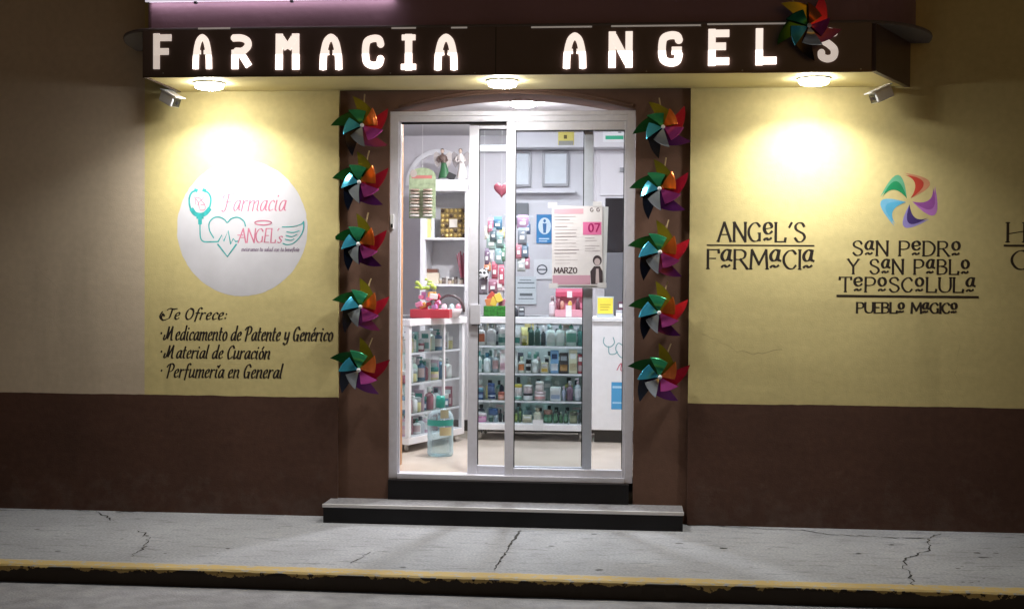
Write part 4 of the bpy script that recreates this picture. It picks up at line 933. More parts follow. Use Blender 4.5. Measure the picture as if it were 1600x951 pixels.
# ------------------------------------------------------------------ goods
def pm(c, rough=.4):
    g = (c[0]*.3+c[1]*.55+c[2]*.15)
    return paint(*[int(max(0, min(255, v*.78+g*.22+4))) for v in c[:3]], rough)
ORD = ['first', 'second', 'third', 'fourth', 'fifth', 'sixth', 'seventh', 'eighth', 'ninth', 'tenth', 'eleventh', 'twelfth', 'thirteenth', 'fourteenth', 'fifteenth', 'sixteenth', 'seventeenth', 'eighteenth']
def item(kind, label, x, y, z, w, h, body, cap=(235, 235, 235), lab=None, group=None, d=None):
    z += .0008; r = w/2
    cats = {'pump_bottle': 'bottle', 'spray_bottle': 'bottle', 'bottle': 'bottle', 'jar': 'jar', 'box': 'box', 'tube': 'tube', 'wide_bottle': 'bottle', 'pot': 'pot'}
    nm = {'box': 'carton', 'tube': 'cream_tube', 'wide_bottle': 'bottle'}.get(kind, kind)
    t = thing(nm, label, cats[kind], (x, y, z), group)
    B_, C_ = pm(body, .38), pm(cap, .35); c = (x, y, z); m = MB(); m.smooth = kind not in ('box',)
    if kind == 'box':
        d = d or min(w*.6, .07); m.box(x-r, x+r, y-d/2, y+d/2, z, z+h); m.build('body', B_, t, .0015)
        if lab: MB().box(x-r*.82, x+r*.82, y-d/2-.0012, y-d/2-.0002, z+h*.12, z+h*.42).build('label', pm(lab), t)
        if cap != (235, 235, 235): MB().box(x-r*.7, x+r*.7, y-d/2-.0012, y-d/2-.0002, z+h*.62, z+h*.84).build('label', C_, t)
        return t
    if kind == 'tube':                       # stands on its cap
        m.lathe([(r*.72, 0), (r*.74, h*.16)], c, n=14); m.build('cap', C_, t)
        b = MB(); n_ = 14; vs = []
        for j in range(5):
            q = j/4; zz = z+h*.162+(h*.838)*q; ry = r*.72*(1-q)+.003*q; rx = r*.72+(r-r*.72)*q
            vs += [(x+rx*math.cos(2*math.pi*k/n_), y+ry*math.sin(2*math.pi*k/n_), zz) for k in range(n_)]
        b.smooth = True; b.add(vs, [(j*n_+k, j*n_+(k+1) % n_, (j+1)*n_+(k+1) % n_, (j+1)*n_+k) for j in range(4) for k in range(n_)] + [list(range(n_-1, -1, -1)), [4*n_+k for k in range(n_)]])
        b.build('body', B_, t)
    elif kind in ('jar', 'pot'):
        m.lathe([(r*.93, 0), (r, h*.06), (r, h*.60), (r*.94, h*.66)], c, n=18); m.build('body', B_, t)
        k = MB(); k.smooth = True; k.lathe([(r*1.0, h*.665), (r*1.0, h*.97), (r*.95, h)], c, n=18); k.build('lid', C_, t)
    else:
        bw = .68 if kind == 'bottle' else (.62 if kind == 'spray_bottle' else .66)
        dd = .55 if kind == 'wide_bottle' else 1.0
        prof = [(r*.92, 0), (r, h*.03), (r, h*bw*.88), (r*.86, h*bw*.97), (r*.36, h*bw*1.08), (r*.34, h*bw*1.13)]
        n_ = 18; vs = []
        for rr, hh in prof: vs += [(x+rr*math.cos(2*math.pi*k/n_), y+rr*dd*math.sin(2*math.pi*k/n_), z+hh) for k in range(n_)]
        m.add(vs, [(j*n_+k, j*n_+(k+1) % n_, (j+1)*n_+(k+1) % n_, (j+1)*n_+k) for j in range(5) for k in range(n_)] + [list(range(n_-1, -1, -1)), [5*n_+k for k in range(n_)]]); m.build('body', B_, t)
        k = MB(); k.smooth = True; z0 = h*bw*1.131
        if kind in ('pump_bottle', 'wide_bottle'):
            k.lathe([(r*.42, z0), (r*.42, z0+h*.09), (r*.14, z0+h*.11), (r*.14, h*.93), (r*.34, h*.935), (r*.34, h)], c, n=12); k.build('pump', C_, t)
            MB().box(x-r*.95, x+r*.1, y-r*.14, y+r*.14, z+h*.945, z+h*.985).build('spout', C_, t)
        elif kind == 'spray_bottle': k.lathe([(r*.5, z0), (r*.5, h*.86), (r*.40, h)], c, n=12); k.build('cap', C_, t)
        else: k.lathe([(r*.52, z0), (r*.52, h*.985), (r*.46, h)], c, n=14); k.build('cap', C_, t)
    if lab:
        hh = h*.38 if kind != 'jar' else h*.3; zz = z+h*.16; k = MB(); k.smooth = True; vs = []; n_ = 9; dd = .55 if kind == 'wide_bottle' else (1 if kind != 'tube' else .6); rr = r*1.012 if kind != 'tube' else r*.9
        for q in (0, 1): vs += [(x+rr*math.sin(R(-62+15.5*i)), y-rr*dd*math.cos(R(-62+15.5*i))-.0004, zz+hh*q) for i in range(n_)]
        k.add(vs, [(i, i+1, n_+i+1, n_+i) for i in range(n_-1)]); k.build('label', pm(lab), t)
    return t
WH, MINT, TEAL = (232, 232, 232), (205, 228, 218), (60, 150, 140)
def shelf_row(rows, z, Y, where, shelf_px):
    for row in rows:
        kind, x0, x1, yt, body, cap, lab, desc = row[:8]; dy = row[8] if len(row) > 8 else 0
        xa, xb = PX(x0, Y+dy), PX(x1, Y+dy); h = PZ(yt, Y+dy, (x0+x1)/2)-z
        item(kind, desc+' '+where, (xa+xb)/2, Y+dy, z, (xb-xa)*.96, h, body, cap, lab)
YI = YC+.11
w1, w2, w3, w4 = 'on the counter\'s top glass shelf', 'on the counter\'s second shelf', 'on the counter\'s third shelf', 'on the counter\'s bottom shelf'
shelf_row([
 ('bottle', 747, 759, 506, WH, WH, (214, 110, 70), 'white bottle with an orange spot'), ('bottle', 761, 776, 504, WH, (150, 160, 160), (200, 205, 210), 'white shouldered bottle with grey cap'),
 ('jar', 779, 791, 512, (185, 215, 210), WH, (70, 140, 130), 'jar with green label and white lid'), ('box', 805, 814, 510, (225, 232, 230), WH, (50, 140, 125), 'green and white carton'),
 ('tube', 814.5, 825.5, 511, (228, 222, 130), (150, 150, 30), (240, 238, 190), 'yellow cream tube'), ('pump_bottle', 826, 835.5, 504, (60, 105, 92), (150, 160, 155), None, 'dark green pump bottle beside the yellow tube'),
 ('pump_bottle', 836, 845, 504, (72, 112, 100), (120, 130, 125), None, 'grey green pump bottle beside the dark spray'), ('spray_bottle', 846, 853.5, 508, (62, 72, 78), WH, (90, 98, 104), 'slim dark spray bottle with white cap'),
 ('wide_bottle', 854.5, 868.5, 504, MINT, (190, 215, 205), (225, 240, 232), 'pale mint flat pump bottle nearest the dark spray'), ('wide_bottle', 869, 883, 503, MINT, (90, 170, 150), (225, 240, 232), 'pale mint flat bottle between its two twins'),
 ('wide_bottle', 884.5, 902, 503, MINT, (80, 165, 140), (100, 175, 150), 'widest mint bottle with green pump'), ('bottle', 903, 912, 508, (80, 160, 150), (190, 220, 215), None, 'teal bottle at the right end')], zs[0], YI, w1, 541)
shelf_row([
 ('bottle', 746, 754, 548, (222, 232, 232), (70, 175, 175), (160, 205, 205), 'white bottle with teal cap'), ('bottle', 756, 768, 551, (220, 232, 236), (50, 130, 165), None, 'white bottle with blue cap'),
 ('spray_bottle', 769.5, 781, 546, (150, 158, 165), (200, 200, 205), (190, 150, 150), 'grey can with pinkish mark'), ('box', 782, 791, 546, (232, 215, 222), WH, (225, 170, 190), 'white and pink carton'),
 ('box', 804, 810, 547, WH, WH, None, 'plain white narrow carton'), ('bottle', 810.5, 821, 557, (225, 226, 215), (200, 220, 190), (228, 120, 50), 'pale bottle with orange base band'),
 ('jar', 822.5, 831, 561, WH, (60, 62, 62), (50, 50, 52), 'white jar with black band and lid'), ('bottle', 832, 842.5, 553, WH, (100, 190, 165), (215, 225, 222), 'white bottle with mint cap'),
 ('box', 846, 858, 566, (215, 208, 180), WH, (215, 170, 60), 'low yellow and white carton'), ('box', 851.5, 860, 556, WH, (70, 72, 78), None, 'white carton with dark square', .09), ('box', 861, 874, 547, (120, 170, 220), (50, 70, 110), (225, 232, 240), 'blue and white carton'),
 ('box', 875, 889, 551, (70, 62, 62), (150, 155, 165), (185, 135, 75), 'dark carton with brown picture'), ('box', 890, 903, 546, (222, 214, 178), WH, (200, 185, 140), 'tall cream carton'), ('box', 904, 912, 553, (180, 70, 80), WH, (215, 190, 190), 'red carton')], zs[1], YI, w2, 584)
shelf_row([
 ('jar', 746, 757, 606, (45, 75, 150), (110, 170, 200), (150, 180, 215), 'deep blue jar with light lid'), ('jar', 763, 776, 613, (190, 200, 215), (50, 80, 140), (40, 60, 120), 'blue lidded jar with white label'),
 ('jar', 779, 790, 612, (225, 135, 115), (210, 110, 95), (235, 175, 160), 'salmon coloured jar'), ('bottle', 781, 789, 594, (50, 55, 85), (220, 220, 225), None, 'dark bottle with silver pump', .10),
 ('jar', 805, 817.5, 614, (205, 225, 215), WH, (90, 185, 160), 'mint jar with white lid'), ('jar', 818.5, 834, 614, (225, 225, 225), (60, 62, 66), (220, 220, 222), 'white jar with dark lid'),
 ('jar', 836, 854.5, 611, (235, 222, 222), (230, 205, 210), (225, 150, 150), 'wide pink and white jar'), ('box', 861, 878, 604, (228, 230, 235), WH, (150, 170, 200), 'white square carton'),
 ('bottle', 879, 885.5, 603, (170, 175, 205), (200, 180, 200), None, 'small lilac bottle'), ('bottle', 886.5, 897, 595, (135, 100, 125), (200, 195, 200), None, 'plum coloured tall bottle'), ('pump_bottle', 899, 909.5, 591, (190, 195, 205), (215, 185, 200), (220, 222, 230), 'clear grey pump bottle')], zs[2], YI, w3, 627)
for x0, x1, yb, yt, bc, cc, ds in ((763, 774, 613, 599, (80, 100, 150), (60, 85, 150), 'small blue jar stacked on a blue lidded jar'), (805, 817, 614, 600, (235, 225, 225), (225, 200, 60), 'yellow lidded jar stacked on the mint jar'),
                          (819, 833, 614, 601, (228, 205, 212), (232, 222, 225), 'pink jar stacked on the dark lidded jar'), (838, 851, 611, 595, (232, 214, 212), (238, 232, 232), 'pale pink jar stacked on the wide pink jar')):
    zt_ = {613: 613, 614: 614, 611: 611}[yb]; z0_ = PZ(zt_, YI, (x0+x1)/2)+.0006; xa, xb = PX(x0, YI), PX(x1, YI)
    item('jar', ds+' '+w3, (xa+xb)/2, YI, z0_, xb-xa, PZ(yt, YI)-z0_, bc, cc, None)
shelf_row([
 ('pot', 746, 762, 645, (225, 120, 180), (240, 215, 228), (235, 170, 205), 'pink pot with white lid'), ('jar', 765, 772, 648, (70, 120, 105), (160, 200, 185), None, 'small green jar'), ('jar', 773, 780, 648, (150, 170, 185), (190, 205, 215), None, 'small grey blue jar'),
 ('bottle', 781, 786, 639, (40, 42, 52), (60, 60, 70), None, 'slim black bottle'), ('bottle', 787, 791, 643, (55, 50, 60), (120, 120, 130), None, 'narrow dark bottle beside the stile'),
 ('bottle', 805.5, 810.5, 640, (110, 140, 60), (60, 80, 50), (160, 175, 80), 'olive green bottle'), ('bottle', 811.5, 816.5, 636, (90, 125, 70), (50, 60, 45), None, 'leaf green bottle'), ('box', 818, 833, 648, (200, 192, 160), WH, (170, 160, 120), 'low cream carton'),
 ('bottle', 835, 848, 637, (205, 195, 165), (190, 180, 150), (225, 218, 195), 'beige bottle'), ('jar', 850.5, 865, 640, (60, 110, 80), (150, 105, 90), (80, 150, 110), 'green jar with brown lid'),
 ('bottle', 866, 873.5, 640, (50, 95, 65), (40, 60, 50), (90, 140, 100), 'dark green bottle'), ('bottle', 875, 881, 643, (65, 110, 70), (150, 170, 150), None, 'mid green bottle'), ('bottle', 882.5, 889.5, 641, (60, 100, 75), (50, 50, 50), (100, 150, 110), 'green bottle with black cap'),
 ('jar', 891, 904, 642, (125, 130, 90), (90, 95, 70), (160, 160, 120), 'olive jar'), ('bottle', 905, 911, 640, (50, 60, 55), (35, 40, 40), None, 'blackish green bottle')], zbase, YI, w4, 664)
item('jar', 'blue lidded tub stacked on two small jars '+w4, PX(772, YI), YI, PZ(648, YI, 772)+.0015, .075, .05, (70, 100, 150), (40, 75, 130))
# second row, standing behind
random.seed(31)
BK = [((225, 230, 230), 'white'), ((165, 185, 185), 'grey'), ((110, 165, 160), 'teal'), ((215, 200, 170), 'beige'), ((228, 190, 195), 'pink'), ((175, 200, 222), 'pale blue'), ((90, 92, 110), 'charcoal'), ((225, 205, 120), 'straw yellow')]
for si, (zz, wn, hmax) in enumerate(((zs[0], 'top', .165), (zs[1], 'second', .165), (zs[2], 'third', .165), (zbase, 'bottom', .14))):
    for k in range(11):
        c, cn = BK[(k*3+si*2) % 8]; kd = ['bottle', 'box', 'spray_bottle', 'bottle'][(k+si) % 4]; kn = {'bottle': 'bottle', 'box': 'carton', 'spray_bottle': 'can'}[kd]
        x = PX(751+k*15.2+random.uniform(-2, 2), YC+.26)
        item(kd, '%s %s, %s from the left in the rear row of the counter\'s %s shelf' % (cn, kn, ORD[k], wn), x, YC+.27+random.uniform(-.02, .03), zz, random.uniform(.055, .072), hmax*random.uniform(.75, 1.02), c, random.choice([WH, (60, 65, 70), (150, 190, 190)]), random.choice([None, WH, (180, 190, 190)]))
# price card at the front of the bottom shelf
pc = MB().box(PX(834, YC-.004), PX(850, YC-.004), YC-.006, YC-.003, zbase+.001-.05, PZ(655, YC-.004)); tag(pc.build('price_card', M_PAPW), 'blank white card standing at the front of the counter\'s bottom shelf', 'card')
# left cabinet goods, three visible levels and the base
LC = [((228, 232, 232), 'white'), ((150, 200, 195), 'pale teal'), ((90, 130, 165), 'mid blue'), ((220, 210, 140), 'pale yellow'), ((200, 205, 215), 'silvery'), ((170, 100, 115), 'rose'), ((190, 215, 200), 'mint'), ((205, 170, 190), 'pink')]
for si, (zz, wn, hh) in enumerate(((zsl[0], 'top', .17), (zsl[1], 'second', .18), (zsl[2], 'third', .18), (.375, 'bottom', .14))):
    for k in range(12):
        u0 = .08 + k*(LL-.15)/11; v0 = .11+random.uniform(-.02, .02)
        c, cn = LC[(k*3+si*5+k//4) % 8]; kd = ['bottle', 'jar', 'pump_bottle', 'box'][(k*2+si+k//3) % 4]; kn = {'bottle': 'bottle', 'jar': 'jar', 'pump_bottle': 'pump bottle', 'box': 'carton'}[kd]
        q = ql(u0, v0); h = hh*random.uniform(.75, 1) * (.6 if kd == 'jar' else 1)
        item(kd, '%s %s, %s from the left on the glass cabinet\'s %s shelf' % (cn, kn, ORD[k], wn), q.x, q.y, zz, random.uniform(.058, .072), h, c, random.choice([WH, TEAL, (60, 70, 90), (190, 200, 205)]), random.choice([WH, (120, 180, 175), None, (220, 190, 190)]))
    for k in range(4):
        q = ql(.012+.05, .13+.1*k); c, cn = [((70, 55, 110), 'violet'), ((40, 60, 130), 'blue'), ((120, 110, 140), 'lilac grey'), ((45, 50, 80), 'navy')][(k+si) % 4]
        if k == 0: q = ql(.045, .20)
        if k < 3 and k > 0: item('jar', '%s jar at the cabinet\'s left end, %s row back, %s shelf' % (cn, ORD[k], wn), q.x-.02, q.y+.04, zz, .05, hh*.7, c, (200, 205, 215), None)
# ------------------------------------------------------------------ things on the counters and shelves
def sphere_cluster(mb, pts, r):
    for p in pts: mb.ball(p, r, r, r, 10, 6)
ZC0 = zc0+.0008
# red gift basket on the left cabinet
YG = 1.35
gb = thing('gift_basket', 'red tray of bright wrapped sweets with lime bows on the left cabinet', 'gift basket', (PX(668, YG), YG, ZC0))
a, b = PX(643, YG), PX(704, YG); MB().box(a, b, YG-.06, YG+.10, ZC0, PZ(483, YG, 670)).build('tray', pm((205, 40, 55)), gb, .004)
random.seed(4)
for k in range(14):
    px = 650+random.uniform(0, 34); py = random.uniform(462, 482); q = P(px, py, YG+random.uniform(-.04, .06)); c = random.choice([(215, 50, 80), (235, 120, 160), (190, 40, 60), (240, 170, 70), (200, 130, 200), (240, 225, 225)])
    m = MB(); m.obox(q, random.uniform(.016, .03), .014, random.uniform(.014, .024), Matrix.Rotation(random.uniform(-.6, .6), 3, 'Y') @ Matrix.Rotation(random.uniform(-.5, .5), 3, 'Z')); m.build('wrapped_sweet', pm(c, .25), gb, .004)
bw = MB(); bw.smooth = True
for k in range(16):
    q = P(666+random.uniform(-15, 15), 443+random.uniform(-7, 7), YG+random.uniform(-.03, .04)); bw.ball(q, random.uniform(.010, .02), .014, random.uniform(.008, .018), 8, 5)
bw.build('lime_bow', pm((170, 195, 60), .4), gb)
for px, c in ((672, (240, 170, 60)), (662, (200, 120, 190)), (678, (238, 180, 80))):
    q = P(px, 462, YG+.02); MB().box(q.x-.017, q.x+.017, q.y-.01, q.y+.01, q.z-.03, q.z+.03).build('packet', pm(c, .3), gb, .003)
a2 = thing('toy_bag', 'pale basket with a dark arched handle and pink ribbons on the left cabinet', 'basket', (PX(705, 1.62), 1.62, ZC0))
m = MB(); m.smooth = True; m.lathe([(.07, 0), (.10, .06), (.098, .062), (.066, .004)], (PX(703, 1.62), 1.62, ZC0), n=20); m.build('bowl', pm((215, 205, 208)), a2)
m = MB(); m.smooth = True; cq = P(703, 487, 1.62); m.tube([(cq.x-.108*math.cos(R(12*i)), 1.62, cq.z+.125*math.sin(R(12*i))) for i in range(16)], .010, 8); m.build('handle', pm((70, 52, 55)), a2)
for px, c in ((694, (235, 190, 205)), (716, (225, 130, 150)), (706, (170, 200, 200))):
    q = P(px, 480, 1.60); m = MB(); m.smooth = True; m.ball(q, .022, .018, .028, 10, 6); m.build('ribbon', pm(c), a2)
# chocolates, sticks and small goods on the shelf unit
YQ = YS+.12
ch = thing('chocolate_box', 'clear box with rows of golden round chocolates standing on the upper shelf', 'chocolate box', (PX(707, YQ), YQ, zsh1))
a, b, zt_ = PX(687.5, YQ), PX(728, YQ), PZ(325.5, YQ, 700)
MB().box(a, b, YQ+.012, YQ+.035, zsh1, zt_).build('tray', pm((150, 125, 70)), ch, .004)
nx = 6; nz = 6
for i in range(nx):
    for j in range(nz):
        if i in (2, 3) and j in (2, 3): continue
        x = a+(i+.5)*(b-a)/nx; z = zsh1+(j+.5)*(zt_-zsh1)/nz; m = MB(); m.smooth = True; m.ball((x, YQ+.006, z), (b-a)/nx*.44, .018, (b-a)/nx*.44, 10, 6)
        m.build('chocolate', mat('gold_foil' if (i+j*2) % 5 else 'dark_foil', (.55, .40, .14) if (i+j*2) % 5 else (.10, .07, .05), .3, .6), ch)
MB().box(a+(b-a)*.35, b-(b-a)*.35, YQ-.002, YQ+.011, zsh1+(zt_-zsh1)*.36, zsh1+(zt_-zsh1)*.64).build('label', pm((215, 205, 190)), ch)
yl = thing('tall_pack', 'slim yellow and white packet left of the golden chocolate box', 'packet', (PX(668, YQ), YQ, zsh1))
MB().box(PX(665.5, YQ), PX(673, YQ), YQ-.01, YQ+.03, zsh1, PZ(342, YQ, 668)).build('body', pm((222, 205, 120)), yl, .003)
MB().box(PX(673.3, YQ), PX(678, YQ), YQ, YQ+.03, zsh1, PZ(340, YQ, 668)).build('backing', pm((215, 222, 228)), yl, .002)
ps = thing('stick_bundle', 'bundle of dark pink sticks leaning on the middle shelf', 'sticks', (PX(722, YQ), YQ, zsh2))
for k in range(6):
    x0 = PX(722+k*.9, YQ); x1 = PX(713.5+k*2.6, YQ+.03); m = MB(); m.tube([(x0, YQ+k*.004, zsh2+.001), (x1, YQ+.04, PZ(398-(k % 3)*3, YQ, 718))], .0055, 7); m.build('stick', pm([(165, 60, 85), (190, 80, 105), (140, 45, 65)][k % 3]), ps)
for k in range(8):
    x = PX(689+k*4.6, YQ); c = [(200, 185, 150), (120, 105, 95), (225, 220, 215), (190, 170, 150)][k % 4]
    item('pot', '%s little pot, %s from the left along the middle shelf' % (['sand', 'taupe', 'chalk white', 'tan'][k % 4], ORD[k]), x, YQ+(.0 if k % 2 else .02), zsh2, .033, .046+.008*(k % 3), c, [(230, 228, 225), (90, 80, 75)][k % 2])
bx_ = thing('truffle_box', 'brown topped sweet box beside the lime bows', 'box', (PX(676, YS+.1), YS+.1, zsh2))
MB().box(PX(666, YQ), PX(686, YQ), YQ-.03, YQ+.06, zsh2, PZ(427, YQ)).build('body', pm((210, 195, 170)), bx_, .003); MB().box(PX(665.5, YQ), PX(684, YQ), YQ-.032, YQ+.06, PZ(426.6, YQ), PZ(421, YQ)).build('lid', pm((120, 70, 50)), bx_, .003)
# bubble card hanging at the left
YH = 1.95
hc = thing('blister_card', 'hanging green card holding two columns of coiled items at the left', 'blister card', (PX(658, YH), YH, PZ(300, YH)))
a, b = PX(638.5, YH), PX(680, YH); zt_, zb_ = PZ(262, YH, 658), PZ(341, YH, 658); zm = PZ(276, YH, 658)
pl = [(a, zb_), (b, zb_)]+[((a+b)/2+(b-a)/2*math.cos(R(15*i)), zm+(zt_-zm)*math.sin(R(15*i))) for i in range(13)]
MB().prism(pl, YH, YH+.004).build('card', mat('card_green', rgb(150, 165, 130), .5, 0, .3, 25), hc)
MB().box(a+.02, b-.03, YH-.0012, YH-.0002, PZ(279, YH), PZ(274, YH)).build('red_script_band', pm((190, 100, 90)), hc); m = MB(); fill(m, [(a+.035+.028*math.cos(R(20*i)), PZ(271, YH)+.03*math.sin(R(20*i))) for i in range(18)], YH-.0014); m.build('picture', pm((175, 160, 150)), hc)
for cxp in (648.5, 668.5):
    for j in range(9):
        q = P(cxp, 297+j*5.0, YH-.012); m = MB(); m.smooth = True; m.lathe([(.034, -.008), (.038, -.003), (.038, .003), (.034, .008)], (q.x, YH-.022, q.z), n=14); m.build('coil', pm([(150, 125, 105), (170, 150, 130), (190, 185, 175)][j % 3], .3), hc)
m = MB(); m.tube([((a+b)/2, YH+.002, zt_), ((a+b)/2, YH+.002, ZC-.002)], .0012, 5); m.build('cord', M_TRIM, hc)
# figurines on top of the shelf unit
ZU = zu+.0008
def figurine(label, px, gown, top, wingc, ht, hx):
    Yf = YS+.16; x = PX(px, Yf); t = thing('angel_figurine', label, 'figurine', (x, Yf, ZU), 'angel figurines on the shelf unit'); s_ = ht
    b = MB(); b.smooth = True; b.lathe([(.30*s_*.5, 0), (.30*s_*.5, .06*s_), (.22*s_*.5, .09*s_)], (x, Yf, ZU), n=18); b.build('base', pm((190, 190, 195)), t)
    g = MB(); g.smooth = True; n_ = 20; vs = []
    prof = [(.16, .085), (.15, .2), (.115, .36), (.085, .50), (.075, .55), (.098, .62), (.115, .70), (.095, .765), (.035, .80), (.033, .84)]
    for r_, h_ in prof: vs += [(x+r_*s_*(1+.10*math.sin(5*2*math.pi*k/n_)*(h_ < .5))*math.cos(2*math.pi*k/n_)+.03*s_*math.sin(h_*5), Yf+r_*.7*s_*math.sin(2*math.pi*k/n_), ZU+h_*s_) for k in range(n_)]
    nn = len(prof)
    for j in range(nn-1):
        g.mi = 0 if prof[j][1] < .53 else 1
        g.add([], []); o_ = 0
        for k in range(n_): g.f.append([j*n_+k, j*n_+(k+1) % n_, (j+1)*n_+(k+1) % n_, (j+1)*n_+k]); g.m.append(g.mi); g.sm.append(True)
    g.v = vs
    xo = x+.03*s_*math.sin(.84*5)
    for sg in (-1, 1):   # arms
        g.mi = 1; g.tube([(xo+sg*.10*s_, Yf, ZU+.735*s_), (xo+sg*.15*s_, Yf-.03*s_, ZU+.62*s_), (xo+sg*.09*s_, Yf-.10*s_, ZU+.56*s_), (xo+sg*.02*s_, Yf-.125*s_, ZU+.60*s_)], [.035*s_, .03*s_, .024*s_, .018*s_], 8)
    g.mi = 2; g.ball((xo, Yf-.01*s_, ZU+.90*s_), .052*s_, .056*s_, .068*s_, 12, 8); g.ball((xo, Yf-.065*s_, ZU+.895*s_), .010*s_, .014*s_, .014*s_, 6, 4)
    g.build('body', [pm(gown, .5), pm(top, .5), pm((205, 175, 155), .5)], t)
    h = MB(); h.smooth = True; h.ball((xo, Yf+.016*s_, ZU+.918*s_), .060*s_, .054*s_, .068*s_, 12, 8); h.build('hair', pm((70, 55, 48), .6), t)
    for sg in (-1, 1):
        w = MB(); q = [(.03, .66), (.10, .82), (.20, .90), (.27, .84), (.28, .68), (.23, .52), (.15, .40), (.10, .48), (.05, .56)]
        pl = [(xo+sg*u_*s_, ZU+v_*s_) for u_, v_ in (q if sg > 0 else q)]
        w.prism(pl if sg < 0 else pl[::-1], Yf+.075*s_, Yf+.10*s_); w.build('wing', pm(wingc, .5), t, .004)
    return t
figurine('angel figurine in a green cloak on the shelf unit, left of the pale one', 691.5, (35, 105, 55), (110, 85, 75), (195, 185, 180), .285, 0)
figurine('pale robed angel figurine with grey wings standing right of the green one', 719.5, (222, 212, 206), (205, 195, 190), (150, 142, 142), .285, 0)
tb2 = thing('small_plaque', 'small black plaque tilted between the two angel figurines', 'plaque', (PX(706, YS+.06), YS+.06, ZU)); m = MB(); q = P(705, 273, YS+.06); m.obox((q.x, YS+.06, ZU+.032), .035, .005, .030, Matrix.Rotation(R(24), 3, 'Y') @ Matrix.Rotation(R(-18), 3, 'X')); m.build('plate', M_BLACK, tb2, .002)
# heart and hanging goods behind the inner leaf
YK = 2.2
ht_ = thing('heart_ornament', 'dull red padded heart hanging behind the door stiles', 'ornament', (PX(782, YK), YK, PZ(295, YK)))
cxh, czh = PX(783, YK), PZ(296, YK); m = MB(); m.smooth = True; rows = []
hp = [(16*math.sin(t)**3, 13*math.cos(t)-5*math.cos(2*t)-2*math.cos(3*t)-math.cos(4*t)) for t in [2*math.pi*k/36 for k in range(36)]]
lay = [(.0, -.030), (.55, -.026), (.85, -.016), (1, 0), (.85, .016), (.55, .026), (.0, .030)]
vs = []
for f_, y_ in lay: vs += [(cxh+x_*.0040*f_, YK+y_, czh+z_*.0042*f_) for x_, z_ in hp]
m.add(vs, [(j*36+k, j*36+(k+1) % 36, (j+1)*36+(k+1) % 36, (j+1)*36+k) for j in range(6) for k in range(36)]); m.build('heart', pm((165, 62, 80), .5), ht_)
m = MB(); m.tube([(cxh, YK, czh+.03), (cxh, YK, ZC-.002)], .0012, 5); m.build('cord', M_TRIM, ht_)
rack = thing('hanging_rack', 'thin metal rack of strips standing on the counter with small goods hung from it', 'rack', (PX(778, YC+.2), YC+.2, ZC0))
for px in (766, 787): m = MB(); m.tube([(PX(px, YC+.22), YC+.22, ZC0), (PX(px, YC+.22), YC+.22, PZ(335, YC+.22))], .006, 8); m.build('upright', M_ALUD, rack)
m = MB(); m.box(PX(764, YC+.22), PX(832, YC+.22), YC+.215, YC+.225, PZ(340, YC+.22), PZ(337, YC+.22)); m.build('rail', M_ALUD, rack)
random.seed(77)
HG = [(762, 345, 771, 363, (215, 120, 145), 'pink and white roll'), (771, 343, 785, 359, (70, 120, 150), 'blue ring pack'), (760, 372, 776, 390, (150, 175, 165), 'pale green pack'), (775, 368, 787, 386, (120, 150, 145), 'grey green pack'),
      (764, 390, 772, 412, (200, 200, 205), 'clear slim pack'), (773, 390, 786, 414, (130, 165, 165), 'teal blister pack'), (768, 413, 778, 436, (190, 80, 100), 'rose pack'), (779, 418, 788, 446, (205, 90, 110), 'coral pack'),
      (749, 436, 762, 460, (130, 120, 130), 'grey sweet bag'), (763, 440, 777, 458, (150, 90, 110), 'mauve pack'), (808, 340, 826, 357, (175, 130, 165), 'lilac pack behind the outer leaf'), (809, 360, 823, 382, (130, 135, 145), 'grey pack behind the outer leaf'),
      (757, 358, 764, 374, (225, 215, 190), 'cream pack'), (766, 360, 776, 376, (90, 110, 120), 'dark grey blue pack'), (780, 360, 789, 372, (205, 190, 120), 'dull yellow pack'), (757, 392, 765, 414, (120, 95, 120), 'plum pack'), (783, 386, 790, 408, (100, 150, 120), 'sea green pack'),
      (756, 414, 767, 424, (215, 130, 90), 'orange pack'), (774, 436, 788, 456, (235, 205, 210), 'blush pack'), (820, 350, 829, 366, (95, 110, 140), 'navy grey pack behind the outer leaf'), (819, 402, 828, 420, (190, 120, 140), 'dusty pink pack behind the outer leaf'),
      (806, 384, 815, 404, (205, 120, 135), 'salmon pack behind the outer leaf'), (815, 384, 826, 402, (110, 130, 150), 'slate blue pack behind the outer leaf'), (808, 406, 821, 424, (185, 190, 185), 'silver pack behind the outer leaf')]
